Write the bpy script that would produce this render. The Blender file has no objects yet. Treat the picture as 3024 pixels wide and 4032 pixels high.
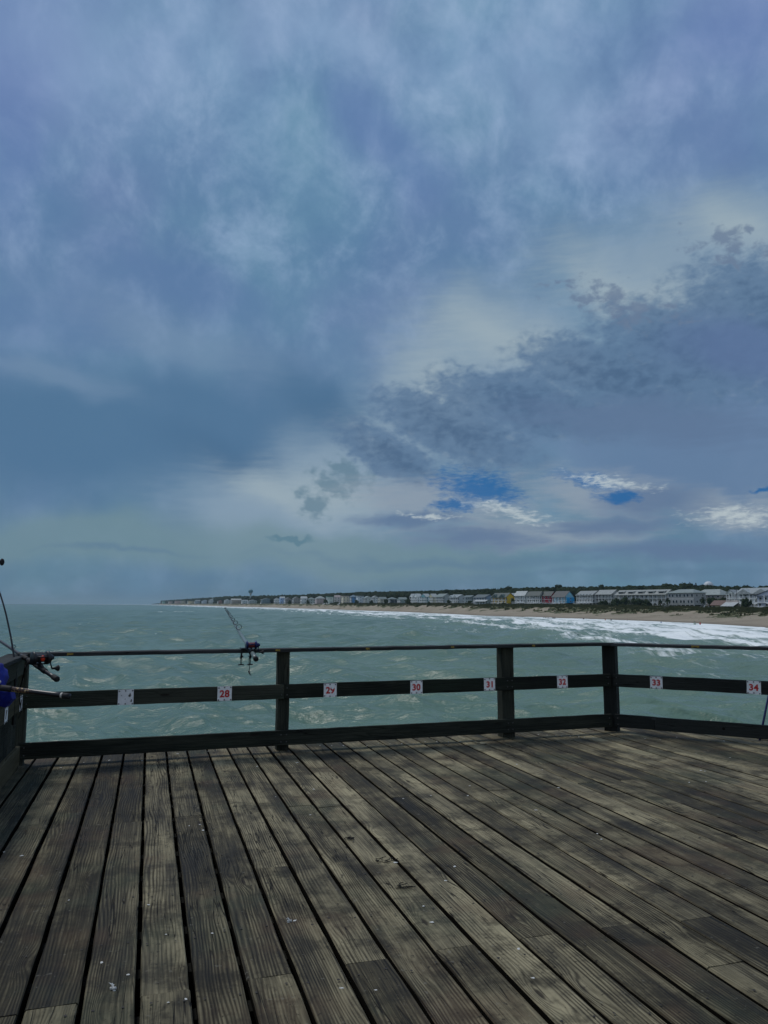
import bpy, bmesh, math, random
import numpy as np
from mathutils import Vector, Matrix, noise as mnoise
random.seed(7)
rng = np.random.default_rng(5)
SC = bpy.context.scene
COL = SC.collection
R = math.radians
# ---------------------------------------------------------------- camera
FPX = 3028.0; HC = 1.6; PITCH = math.atan(360.0/FPX)
SEA = -5.8
cam = bpy.data.cameras.new("camera"); camo = bpy.data.objects.new("camera", cam); COL.objects.link(camo)
cam.sensor_fit = 'VERTICAL'; cam.sensor_height = 36.0; cam.sensor_width = 27.0; cam.lens = 36.0*FPX/4032.0
cam.clip_start = 0.05; cam.clip_end = 60000
camo.location = (0, 0, HC); camo.rotation_euler = (R(90)+PITCH, 0, 0)
SC.camera = camo
def ray(px, py):
    cx = (px-1512)/FPX; cy = -(py-2016)/FPX
    cp, sp = math.cos(PITCH), math.sin(PITCH)
    return Vector((cx, cp-cy*sp, sp+cy*cp))
def at(px, py, D):
    """point of the place seen at photo pixel (px,py), D metres ahead"""
    d = ray(px, py); t = D/d.y
    return Vector((d.x*t, D, HC+d.z*t))
def onz(px, py, z):
    d = ray(px, py); t = (z-HC)/d.z
    return Vector((d.x*t, d.y*t, z))
def lin(r, g, b):
    f = lambda c: (c/255/12.92) if c/255 <= .04045 else ((c/255+.055)/1.055)**2.4
    return (f(r), f(g), f(b), 1)
# ---------------------------------------------------------------- node helper
class NT:
    def __init__(s, tree): s.t = tree; s.n = tree.nodes; s.l = tree.links
    def node(s, typ, **kw):
        n = s.n.new(typ)
        for k, v in kw.items(): setattr(n, k, v)
        return n
    def put(s, sock, v):
        if isinstance(v, bpy.types.NodeSocket): s.l.new(v, sock)
        else: sock.default_value = v
    def m(s, op, a, b=None, c=None, clamp=False):
        n = s.node('ShaderNodeMath', operation=op, use_clamp=clamp)
        s.put(n.inputs[0], a)
        if b is not None: s.put(n.inputs[1], b)
        if c is not None: s.put(n.inputs[2], c)
        return n.outputs[0]
    def vm(s, op, a, b=None, sc=None):
        n = s.node('ShaderNodeVectorMath', operation=op)
        s.put(n.inputs[0], a)
        if b is not None: s.put(n.inputs[1], b)
        if sc is not None: s.put(n.inputs['Scale'], sc)
        return n.outputs['Value'] if op in ('LENGTH', 'DOT_PRODUCT') else n.outputs[0]
    def mix(s, f, a, b, blend='MIX'):
        n = s.node('ShaderNodeMix', data_type='RGBA', blend_type=blend)
        s.put(n.inputs[0], f); s.put(n.inputs[6], a); s.put(n.inputs[7], b)
        return n.outputs[2]
    def noise(s, vec, scale=1, detail=3, rough=.5, dist=0, color=False):
        n = s.node('ShaderNodeTexNoise')
        s.put(n.inputs['Vector'], vec); n.inputs['Scale'].default_value = scale
        n.inputs['Detail'].default_value = detail; n.inputs['Roughness'].default_value = rough
        n.inputs['Distortion'].default_value = dist
        return n.outputs['Color'] if color else n.outputs[0]
    def ss(s, x, a, b, lo=0., hi=1.):
        n = s.node('ShaderNodeMapRange', interpolation_type='SMOOTHSTEP')
        s.put(n.inputs['Value'], x); s.put(n.inputs[1], a); s.put(n.inputs[2], b); s.put(n.inputs[3], lo); s.put(n.inputs[4], hi)
        return n.outputs[0]
    def mapping(s, vec, loc=(0,0,0), rot=(0,0,0), scale=(1,1,1), typ='POINT'):
        n = s.node('ShaderNodeMapping', vector_type=typ); s.put(n.inputs[0], vec)
        n.inputs[1].default_value = loc; n.inputs[2].default_value = rot; n.inputs[3].default_value = scale
        return n.outputs[0]
    def ramp(s, f, stops):
        n = s.node('ShaderNodeValToRGB'); s.put(n.inputs[0], f)
        e = n.color_ramp.elements
        while len(e) < len(stops): e.new(.5)
        for i, (p, c) in enumerate(stops): e[i].position = p; e[i].color = c
        return n.outputs[0]
def new_mat(name):
    m = bpy.data.materials.new(name); m.use_nodes = True
    nt = NT(m.node_tree); b = m.node_tree.nodes['Principled BSDF']
    return m, nt, b
def plain(name, col, rough=.6, metal=0, vary=.12, scale=3.0, spec=.5):
    """procedural paint: base colour with mottled wear"""
    m, nt, b = new_mat(name)
    tc = nt.node('ShaderNodeTexCoord').outputs['Object']
    n = nt.noise(tc, scale, 4, .6)
    c = tuple(list(col[:3])+[1])
    dk = tuple([x*(1-vary) for x in col[:3]]+[1]); lt = tuple([min(1, x*(1+vary)) for x in col[:3]]+[1])
    nt.put(b.inputs['Base Color'], nt.ramp(n, [(.3, dk), (.7, lt)]))
    b.inputs['Roughness'].default_value = rough; b.inputs['Metallic'].default_value = metal
    b.inputs['Specular IOR Level'].default_value = spec
    return m
# ---------------------------------------------------------------- mesh builder
class MB:
    def __init__(s): s.v = []; s.f = []; s.mi = []
    def add(s, vs, fs, mi=0):
        o = len(s.v); s.v += [tuple(v) for v in vs]
        s.f += [tuple(i+o for i in f) for f in fs]; s.mi += [mi]*len(fs)
    def box(s, x0, x1, y0, y1, z0, z1, mi=0):
        s.add([(x0,y0,z0),(x1,y0,z0),(x1,y1,z0),(x0,y1,z0),(x0,y0,z1),(x1,y0,z1),(x1,y1,z1),(x0,y1,z1)],
              [(0,3,2,1),(4,5,6,7),(0,1,5,4),(1,2,6,5),(2,3,7,6),(3,0,4,7)], mi)
    def prism(s, poly, axis, a0, a1, mi=0):
        """poly: list of 2D points; axis 'x','y','z' extrusion"""
        n = len(poly)
        def P(p, a): return {'x': (a,p[0],p[1]), 'y': (p[0],a,p[1]), 'z': (p[0],p[1],a)}[axis]
        s.add([P(p,a0) for p in poly]+[P(p,a1) for p in poly],
              [tuple(range(n))[::-1], tuple(range(n,2*n))]+[(i,(i+1)%n,n+(i+1)%n,n+i) for i in range(n)], mi)
    def tube(s, pts, rad, seg=8, mi=0, cap=True):
        pts = [Vector(p) for p in pts]
        if not isinstance(rad, (list, tuple)): rad = [rad]*len(pts)
        rings = []; prev = None
        for i, p in enumerate(pts):
            d = (pts[min(i+1,len(pts)-1)]-pts[max(i-1,0)])
            if d.length < 1e-9: d = Vector((0,0,1))
            d.normalize()
            if prev is None:
                up = Vector((0,0,1)) if abs(d.z) < .9 else Vector((1,0,0))
                a = d.cross(up).normalized()
            else:
                a = (prev - d*prev.dot(d))
                a = a.normalized() if a.length > 1e-6 else d.orthogonal().normalized()
            prev = a; b = d.cross(a)
            rings.append([p+(a*math.cos(2*math.pi*k/seg)+b*math.sin(2*math.pi*k/seg))*rad[i] for k in range(seg)])
        vs = [v for r in rings for v in r]; fs = []
        for i in range(len(pts)-1):
            for k in range(seg):
                fs.append((i*seg+k, i*seg+(k+1)%seg, (i+1)*seg+(k+1)%seg, (i+1)*seg+k))
        if cap: fs += [tuple(range(seg))[::-1], tuple(range((len(pts)-1)*seg, len(pts)*seg))]
        s.add(vs, fs, mi)
    def torus(s, c, axis, R0, r, seg=14, sub=6, mi=0):
        axis = Vector(axis).normalized(); a = axis.orthogonal().normalized(); b = axis.cross(a); c = Vector(c)
        vs = []; fs = []
        for i in range(seg):
            t = 2*math.pi*i/seg; o = a*math.cos(t)+b*math.sin(t)
            for j in range(sub):
                u = 2*math.pi*j/sub
                vs.append(c+o*(R0+r*math.cos(u))+axis*(r*math.sin(u)))
        for i in range(seg):
            for j in range(sub):
                fs.append((i*sub+j, ((i+1)%seg)*sub+j, ((i+1)%seg)*sub+(j+1)%sub, i*sub+(j+1)%sub))
        s.add(vs, fs, mi)
    def ball(s, c, r, nu=12, nv=8, jit=0, mi=0, fn=None):
        if not isinstance(r, (list, tuple)): r = (r, r, r)
        vs = []; fs = []; c = Vector(c)
        for j in range(nv+1):
            ph = math.pi*j/nv
            for i in range(nu):
                t = 2*math.pi*i/nu
                d = Vector((math.sin(ph)*math.cos(t), math.sin(ph)*math.sin(t), math.cos(ph)))
                k = 1+(jit*mnoise.noise(d*2.3+c*.37) if jit else 0)
                if fn: k *= fn(d)
                vs.append(c+Vector((d.x*r[0], d.y*r[1], d.z*r[2]))*k)
        for j in range(nv):
            for i in range(nu):
                fs.append((j*nu+i, (j+1)*nu+i, (j+1)*nu+(i+1)%nu, j*nu+(i+1)%nu))
        s.add(vs, fs, mi)
    def build(s, name, mats, parent=None, smooth=False, loc=None):
        me = bpy.data.meshes.new(name); me.from_pydata(s.v, [], s.f)
        if not isinstance(mats, (list, tuple)): mats = [mats]
        for m in mats: me.materials.append(m)
        if len(mats) > 1: me.polygons.foreach_set('material_index', s.mi)
        if smooth: me.polygons.foreach_set('use_smooth', [True]*len(me.polygons))
        me.update()
        o = bpy.data.objects.new(name, me); COL.objects.link(o)
        if parent: o.parent = parent
        if loc is not None: o.location = loc
        return o
def tag(o, label=None, cat=None, group=None, kind=None):
    if label: o['label'] = label
    if cat: o['category'] = cat
    if group: o['group'] = group
    if kind: o['kind'] = kind
    return o
def thing(name, label, cat, loc=(0,0,0), rz=0, group=None):
    o = bpy.data.objects.new(name, None); COL.objects.link(o); o.empty_display_size = .2
    o.location = loc; o.rotation_euler = (0,0,rz)
    return tag(o, label, cat, group)
def linkdup(src, parent, loc=None, scale=None, rz=None):
    c = src.copy(); COL.objects.link(c); c.parent = parent
    if loc is not None: c.location = loc
    if scale is not None: c.scale = scale
    if rz is not None: c.rotation_euler = (0,0,rz)
    return c
def child_of(root, name): return [c for c in root.children if c.name.split('.')[0] == name]
# numpy value noise
def vnoise(x, y, seed=0):
    xi = np.floor(x).astype(np.int64); yi = np.floor(y).astype(np.int64)
    fx = x-xi; fy = y-yi; fx = fx*fx*(3-2*fx); fy = fy*fy*(3-2*fy)
    def h(a, b):
        n = (a*374761393+b*668265263+seed*1442695041) & 0x7fffffff
        n = ((n ^ (n >> 13))*1274126177) & 0x7fffffff
        return ((n ^ (n >> 16)) & 0xffff)/65535.0
    return (h(xi,yi)*(1-fx)+h(xi+1,yi)*fx)*(1-fy)+(h(xi,yi+1)*(1-fx)+h(xi+1,yi+1)*fx)*fy
def fbm(x, y, o=4, seed=0):
    s = 0; a = .5; t = 0
    for i in range(o):
        s = s+a*vnoise(x*2**i, y*2**i, seed+i*17); t += a; a *= .5
    return s/t
def fb(x, y, o, s):
    return min(1, max(0, .5+.62*mnoise.fractal(Vector((x, y, s*7.31)), .9, 2.0, o)))
# ---------------------------------------------------------------- sky + light
SUN_AZ, SUN_EL = R(-52), R(60)      # azimuth from +Y towards +X
w = bpy.data.worlds.new("World"); SC.world = w; w.use_nodes = True
nt = NT(w.node_tree); bg = w.node_tree.nodes['Background']
sky = nt.node('ShaderNodeTexSky', sky_type='NISHITA', sun_disc=False)
sky.sun_elevation = SUN_EL; sky.sun_rotation = SUN_AZ
sky.air_density = 1.2; sky.dust_density = .6; sky.ozone_density = 3
clear = nt.vm('SCALE', sky.outputs[0], sc=.03)
gen = nt.node('ShaderNodeTexCoord').outputs['Generated']
sep = nt.node('ShaderNodeSeparateXYZ'); nt.put(sep.inputs[0], gen)
az = nt.m('MULTIPLY', nt.m('ARCTAN2', sep.outputs[0], sep.outputs[1]), 57.2958)
el = nt.m('MULTIPLY', nt.m('ARCSINE', sep.outputs[2]), 57.2958)
cmb = nt.node('ShaderNodeCombineXYZ'); nt.put(cmb.inputs[0], az); nt.put(cmb.inputs[1], el)
AE = cmb.outputs[0]
def warp(scale, amp, detail=3, src=None):
    src = src or AE
    c = nt.noise(nt.vm('ADD', AE, (scale*31, scale*17, 3)), scale, detail, .55, color=True)
    return nt.vm('ADD', src, nt.vm('MULTIPLY', nt.vm('SUBTRACT', c, (.5,.5,.5)), (amp*1.5, amp, 0)))
W1 = warp(.07, 7, 2); W1 = warp(.28, 2.2, 3, W1)        # soft clouds
W2 = warp(.45, 1.6, 3); W2 = warp(1.6, .55, 3, W2)        # crisp clouds
def azel(px, py):
    d = ray(px, py).normalized()
    return math.degrees(math.atan2(d.x, d.y)), math.degrees(math.asin(d.z))
def field(blobs, vec):
    out = None
    for (px, py, rx, ry, rot) in blobs:
        a, e = azel(px, py); a1, e1 = azel(px+20, py); a2, e2 = azel(px, py-20)
        kx = math.hypot(a1-a, e1-e)/20; ky = math.hypot(a2-a, e2-e)/20
        mp = nt.mapping(vec, (a, e, 0), (0, 0, R(-rot)), (rx*kx, ry*ky, 1), 'TEXTURE')
        g = nt.node('ShaderNodeTexGradient', gradient_type='SPHERICAL'); nt.put(g.inputs[0], mp)
        out = g.outputs['Fac'] if out is None else nt.m('MAXIMUM', out, g.outputs['Fac'])
    return out
stretch = nt.mapping(AE, scale=(.5, 1.35, 1), rot=(0,0,R(-14)))
fine = nt.noise(stretch, 1.0, 5, .62)
puff = nt.noise(nt.mapping(AE, scale=(.75,1.2,1), rot=(0,0,R(-12))), 1.25, 5, .55, .25)
puff2 = nt.noise(nt.mapping(AE, loc=(7,3,0), scale=(.75,1.2,1), rot=(0,0,R(-12))), 1.1, 4, .55, .3)
broad = nt.noise(nt.mapping(AE, scale=(.75,1.1,1)), .09, 4, .55)
broad2 = nt.noise(nt.mapping(AE, loc=(40,9,0), scale=(.8,1,1)), .16, 4, .6)
# base veil by elevation
eln = nt.m('DIVIDE', el, 60, clamp=True)
base = nt.ramp(eln, [(0, lin(86,120,142)), (.06, lin(90,126,150)), (.14, lin(92,128,156)), (.26, lin(92,126,162)), (.42, lin(86,124,164)), (.62, lin(112,148,186)), (1, lin(130,158,192))])
c = base
c = nt.mix(nt.ss(broad, .35, .75, 0, .50), c, lin(76,114,156))
c = nt.mix(nt.ss(broad2, .42, .78, 0, .40), c, lin(100,144,172))
# mottled high cloud overhead
hi = nt.noise(nt.mapping(AE, scale=(.9,.9,1), rot=(0,0,R(30))), .22, 8, .62, .2)
c = nt.mix(nt.m('MULTIPLY', nt.ss(hi, .42, .78), nt.ss(el, 10, 32, .30, .85)), c, lin(146,172,206))
c = nt.mix(nt.m('MULTIPLY', nt.ss(hi, .52, .22), nt.ss(el, 12, 30, .15, .7)), c, lin(72,112,156))
pur = nt.noise(nt.mapping(AE, loc=(3,70,0)), .085, 3, .5)
c = nt.mix(nt.ss(pur, .42, .78, 0, .26), c, lin(112,124,176))
c = nt.mix(nt.m('MULTIPLY', nt.ss(nt.m('ABSOLUTE', az), 12, 28), nt.ss(el, 20, 38, 0, .42)), c, lin(110,124,186))
c = nt.mix(nt.ss(pur, .50, .25, 0, .22), c, lin(88,142,164))
def ragged(f, nz, amp, e=.22):
    return nt.m('ADD', f, nt.m('MULTIPLY', nt.m('MULTIPLY', nt.m('SUBTRACT', nz, .5), amp), nt.ss(f, 0, e)))
def layer(c, blobs, col, lo, hi_, vec, st=1.0, nz=None, amp=.4):
    f = field(blobs, vec)
    if nz is not None: f = ragged(f, nz, amp)
    return nt.mix(nt.ss(f, lo, hi_, 0, st), c, lin(*col))
def sumfield(blobs, vec):
    out = None
    for bl in blobs:
        g = field([bl], vec); g = nt.m('MULTIPLY', g, g)
        out = g if out is None else nt.m('ADD', out, g)
    return out
def soft(c, blobs, col, lo, hi_, vec, st=1.0, nz=None, amp=.4):
    f = sumfield(blobs, vec)
    if nz is not None: f = ragged(f, nz, amp)
    return nt.mix(nt.ss(f, lo, hi_, 0, st), c, lin(*col))
W0 = warp(.10, 4.5, 2); W0 = warp(.5, .9, 3, W0)
streak = nt.noise(nt.mapping(AE, scale=(.33, 2.2, 1), rot=(0,0,R(-12))), 1.1, 6, .62)
crisp = nt.noise(nt.mapping(AE, scale=(.55, 1.9, 1), rot=(0,0,R(-13))), 2.2, 5, .65, .4)
c = soft(c, [(350,250,1100,520,-10), (1250,120,1000,360,10), (2200,420,700,420,30)], (138,166,204), .0, .9, W1, .42)
c = soft(c, [(0,500,450,1000,0), (2950,60,800,350,0), (1500,560,800,360,30)], (86,114,172), .0, .8, W1, .45)
c = soft(c, [(2700,1800,1300,420,8), (2900,1500,900,400,14)], (92,120,158), .0, .5, W0, .8)
# wide dark wedge on the left
c = soft(c, [(150,1720,1500,520,6), (950,1720,1100,360,20), (1250,1580,620,260,26)], (70,110,148), .0, .62, W0, .92)
c = soft(c, [(150,1250,900,450,0), (700,1100,900,300,12)], (84,116,164), .0, .8, W1, .55)
c = soft(c, [(700,1330,900,220,14), (250,1480,600,120,10)], (112,140,172), .0, .7, W0, .5, streak, .3)
c = soft(c, [(1300,1600,480,200,26), (900,1800,700,170,12)], (62,102,140), .05, .8, W0, .6)
# pale luminous wedge
c = soft(c, [(1050,2060,760,330,14), (1380,1880,560,330,34), (1700,1580,620,400,44), (2050,1330,760,340,26), (2550,1100,860,360,22), (2950,900,720,360,22)], (130,154,176), .0, .60, W0, .9, streak, .22)
c = soft(c, [(1720,1500,480,330,40), (1980,1330,620,240,24), (1080,1960,520,150,24), (2450,1130,680,220,22), (2850,900,500,200,22), (1350,1960,560,200,20), (1500,1730,340,160,35)], (156,174,184), .0, .98, W0, .70, streak, .45)
c = soft(c, [(300,2110,1200,200,0), (1400,2190,1200,150,0)], (108,138,150), .0, .5, W0, .75)
# dark ragged altocumulus band
band = field([(1540,1800,320,110,30), (1780,1690,440,150,22), (2080,1590,520,155,13), (2430,1485,560,180,15), (2800,1375,640,235,18), (3150,1265,700,300,20)], W2)
bandn = ragged(band, puff, .85, .12)
c = nt.mix(nt.ss(bandn, .0, .42, 0, .85), c, lin(84,115,150))
c = nt.mix(nt.ss(ragged(band, puff, 1.9, .3), .30, 1.20, 0, .72), c, lin(62,92,128))
c = nt.mix(nt.ss(nt.m('ADD', nt.m('MULTIPLY', band, -.2), puff2), .46, .74, 0, nt.ss(band, .05, .3, 0, .36)), c, lin(130,150,170))
c = soft(c, [(2900,1400,700,280,18)], (84,110,154), .05, .6, W0, .8)
c = soft(c, [(1390,1870,190,80,28), (1300,1910,190,80,30), (1215,1990,130,80,58)], (86,120,142), .0, .62, W2, .72, puff, 1.7)
c = layer(c, [(2450,1200,700,200,18), (2900,980,460,190,20)], (98,118,148), .62, 1.05, W2, .75, puff2, 2.2)
c = layer(c, [(1150,2125,120,16,0)], (84,122,142), .1, .6, W2, .85)
# pale broken cloud low on the right
c = layer(c, [(1750,1980,520,140,8), (2350,1950,480,120,8), (2900,2010,500,100,4), (2100,2090,620,90,0)], (142,156,172), .0, .8, W0, .78, streak, .9)
c = layer(c, [(2550,1980,340,80,4), (2350,2065,400,50,0), (1900,2110,340,60,0), (2700,2160,760,55,3), (1650,2060,300,36,0), (2500,1680,760,140,8)], (88,114,150), .0, .8, W0, .85, streak, .9)
c = layer(c, [(1850,2200,1100,34,0), (500,2170,500,20,0), (2500,2245,900,26,0)], (84,118,148), .05, .95, W0, .55, streak, .8)
hs = nt.node('ShaderNodeHueSaturation'); hs.inputs['Hue'].default_value = .497; hs.inputs['Saturation'].default_value = .93; hs.inputs['Value'].default_value = 1.0
nt.put(hs.inputs['Color'], c); c = hs.outputs[0]
# gaps of clear blue, lit by the real sky model
gap = ragged(field([(1890,1925,250,110,12), (2330,1888,220,44,12), (2440,1952,140,36,5), (3020,1932,80,18,4), (1800,1990,150,34,5)], W2), crisp, 1.3)
c = nt.mix(nt.ss(gap, .05, .80, 0, .86), c, nt.mix(.95, clear, lin(14,96,158)))
# sunlit cloud rims
rim = ragged(field([(1990,2012,290,44,13), (2410,1896,330,44,12), (2900,2030,340,70,3), (1700,2030,200,22,4)], W2), crisp, 2.4)
c = nt.mix(nt.ss(rim, .25, 1.15, 0, .85), c, lin(186,198,202))
# unseen sky behind the viewer brightened as fill, and dull light below the horizon
sidef = nt.ss(nt.m('ABSOLUTE', az), 55, 120)
c = nt.mix(nt.m('MULTIPLY', sidef, .8), c, lin(152,163,178))
c = nt.mix(nt.ss(el, 62, 42, 1, 0), c, nt.mix(nt.ss(broad, .3,.7), lin(120,146,180), lin(144,164,190)))
c = nt.mix(nt.ss(el, -3, 0, 1, 0), c, lin(70,96,104))
nt.put(bg.inputs[0], c); bg.inputs[1].default_value = 1.0
w.cycles.sampling_method = 'MANUAL'; w.cycles.sample_map_resolution = 512
sl = bpy.data.lights.new("sun", 'SUN'); sl.energy = 1.5; sl.angle = R(12); sl.color = (1, .96, .90)
so = bpy.data.objects.new("sun", sl); COL.objects.link(so)
sd = Vector((math.sin(SUN_AZ)*math.cos(SUN_EL), math.cos(SUN_AZ)*math.cos(SUN_EL), math.sin(SUN_EL)))
so.rotation_euler = sd.to_track_quat('Z', 'Y').to_euler(); so.location = (0, 0, 30)
SC.view_settings.view_transform = 'Standard'; SC.view_settings.look = 'None'
SC.view_settings.exposure = 0; SC.view_settings.gamma = 1
SC.cycles.use_denoising = True
try: SC.cycles.denoiser = 'OPENIMAGEDENOISE'
except Exception: pass
SC.cycles.max_bounces = 6; SC.cycles.caustics_reflective = False; SC.cycles.caustics_refractive = False
# ---------------------------------------------------------------- coast tables (photo column -> metres)
PXT = [628, 700, 900, 1150, 1400, 1700, 1900, 2150, 2400, 2700, 3024, 3600, 4500, 6500, 12000]
DW  = [4300,3300,1800,1180,830,590,467,407,356,299,238,180,127,78,38]       # waterline distance
TOEY= [2378.5,2379,2381.5,2384,2386,2390,2399,2409,2416,2423,2429,2440,2470,2530,2700]
TOED= [4330,3340,1830,1205,855,625,515,455,400,345,290,232,172,118,66]
BASEY=[2376.6,2376.8,2376.5,2376.5,2378,2380,2381,2382,2385,2391,2394,2398,2410,2440,2500]
HOUD= [4400,3420,1880,1260,905,690,600,540,490,440,385,310,232,165,100]
TRY = [2366,2361,2349,2344,2333,2327,2321,2313,2311,2304,2316,2305,2290,2270,2250]
def T(tab, px): return float(np.interp(px, PXT, tab))
def zat(py, D): return HC-(py-2376)/FPX*D
def ground(px, D):
    """terrain height on the ray of photo column px at distance D (no noise)"""
    dw, td, hd = T(DW,px), T(TOED,px), T(HOUD,px)
    zt = zat(T(TOEY,px), td); zb = zat(T(BASEY,px), hd)
    zt = max(zt, SEA+.9)
    ds = [dw*.85, dw-6, dw, dw+.5*(td-dw), td, td+.18*(hd-td), td+.55*(hd-td), hd-6, hd+60, hd+130, hd+4000]
    zs = [SEA-2.5, SEA-.35, SEA+.02, SEA+.02+.42*(zt-SEA), zt, zt+.55*(zb-zt)+.3, zt+.85*(zb-zt)+.3, zb, zb, zb+2, zb+3]
    return float(np.interp(D, ds, zs))
def pos(px, D, z=None):
    x = (px-1512)/FPX*D*math.cos(PITCH)     # distant: height contributes little
    p = at(px, 2376, D)
    return Vector((p.x, D, ground(px, D) if z is None else z))
# --- terrain sheet
cols = list(np.arange(628, 3200, 7.0))+list(np.geomspace(3200, 12000, 60))
fr = np.linspace(0, 1, 16)
verts = []; veg = []; wet = []
for px in cols:
    dw, td, hd = T(DW,px), T(TOED,px), T(HOUD,px)
    rows = list(np.linspace(dw*.85, dw-3, 5))+list(np.linspace(dw, td, 14))+list(td+(hd-6-td)*np.linspace(.04,1,26))+list(hd+np.array([10,40,80,130,300,900,4000]))
    for D in rows:
        z = ground(px, D); x = at(px, 2376, D).x
        f = (D-td)/(hd-6-td); b = (D-dw)/(td-dw)
        n = fb(x/9., D/14., 4, 3)-.5
        n2 = fb(x/3.1, D/5., 3, 9)-.5
        if 0 <= f <= 1: z += (n*1.3+n2*.5)*math.sin(math.pi*min(1, max(0.05, f)))**.6*(.6 if D>900 else 1)
        elif 0 < b < 1: z += n2*.22*b
        edge = fb(x/7., D/7., 3, 21)
        v = min(1, max(0, (f+.05+(edge-.5)*.6)*6)) if f < 1 else 1
        verts.append((x, D, z)); veg.append(v); wet.append(1-min(1, max(0, (D-dw)/max(4, .32*(td-dw))+(n*.5))))
nr = 5+14+26+7
faces = [(i*nr+j, (i+1)*nr+j, (i+1)*nr+j+1, i*nr+j+1) for i in range(len(cols)-1) for j in range(nr-1)]
me = bpy.data.meshes.new('beach'); me.from_pydata(verts, [], faces)
me.polygons.foreach_set('use_smooth', [True]*len(faces))
for nm, arr in (('veg', veg), ('wet', wet)):
    a = me.attributes.new(nm, 'FLOAT', 'POINT'); a.data.foreach_set('value', arr)
m, nt, b = new_mat('beach_sand_and_dune')
geo = nt.node('ShaderNodeNewGeometry').outputs['Position']
av = nt.node('ShaderNodeAttribute', attribute_name='veg').outputs['Fac']
aw = nt.node('ShaderNodeAttribute', attribute_name='wet').outputs['Fac']
n1 = nt.noise(geo, .35, 5, .6); n2 = nt.noise(geo, .05, 3, .5); n3 = nt.noise(geo, 1.3, 4, .6)
sand = nt.ramp(n2, [(.35, (.26,.22,.165,1)), (.65, (.33,.285,.215,1))])
sand = nt.mix(nt.ss(n1, .52, .68, 0, .35), sand, (.22,.18,.13,1))
sand = nt.mix(nt.m('MULTIPLY', aw, .75), sand, (.15,.125,.095,1))
grass = nt.ramp(n1, [(.35, (.050,.062,.028,1)), (.5, (.085,.092,.045,1)), (.68, (.16,.145,.085,1))])
vm_ = nt.ss(nt.m('ADD', av, nt.m('MULTIPLY', nt.m('SUBTRACT', n3, .5), .9)), .35, .6)
nt.put(b.inputs['Base Color'], nt.mix(vm_, sand, grass)); b.inputs['Roughness'].default_value = .9
b.inputs['Specular IOR Level'].default_value = .15
bp = nt.node('ShaderNodeBump'); bp.inputs['Strength'].default_value = .5; bp.inputs['Distance'].default_value = .3
nt.put(bp.inputs['Height'], n3); nt.put(b.inputs['Normal'], bp.outputs[0])
me.materials.append(m); me.update()
o = bpy.data.objects.new('beach', me); COL.objects.link(o); tag(o, kind='structure')
# --- dune grass: clumps of blades
def blade_clumps(n, pxr, seed):
    rd = random.Random(seed); B = MB()
    for i in range(n):
        px = rd.uniform(*pxr); td, hd = T(TOED,px), T(HOUD,px)
        f = rd.random()**.8; D = td+(hd-8-td)*f
        x = at(px, 2376, D).x
        e = float(fb(x/7., D/7., 3, 21))
        if (f+.05+(e-.5)*.6) < .10: continue
        z = ground(px, D)+.1; h = rd.uniform(.45, 1.15)*(1+.4*(D>600)); k = 5
        nn = fb(x/9., D/14., 4, 3)-.5
        n2_ = fb(x/3.1, D/5., 3, 9)-.5
        z += float((nn*1.3+n2_*.5)*math.sin(math.pi*min(1, max(.05, f)))**.6*(.6 if D>900 else 1))-.1
        for q in range(k):
            a = rd.uniform(0, 6.28); r = rd.uniform(.1, .7); w_ = rd.uniform(.12, .35)*(1+.7*(D>600))
            c = Vector((x+r*math.cos(a), D+r*math.sin(a), z)); t = rd.uniform(-.5, .5)
            B.add([c+Vector((-w_, 0, -.1)), c+Vector((w_, .1, -.1)), c+Vector((t+.05, t*.3, h))], [(0,1,2)])
    return B
gm, nt, b = new_mat('dune_grass')
geo = nt.node('ShaderNodeNewGeometry').outputs['Position']
nt.put(b.inputs['Base Color'], nt.ramp(nt.noise(geo, .22, 4, .6), [(.3, (.050,.065,.028,1)), (.5, (.095,.105,.050,1)), (.7, (.19,.17,.10,1))]))
b.inputs['Roughness'].default_value = .85; b.inputs['Specular IOR Level'].default_value = .1
o = blade_clumps(9000, (1300, 3200), 4).build('dune_grass', gm); tag(o, kind='stuff')
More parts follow.
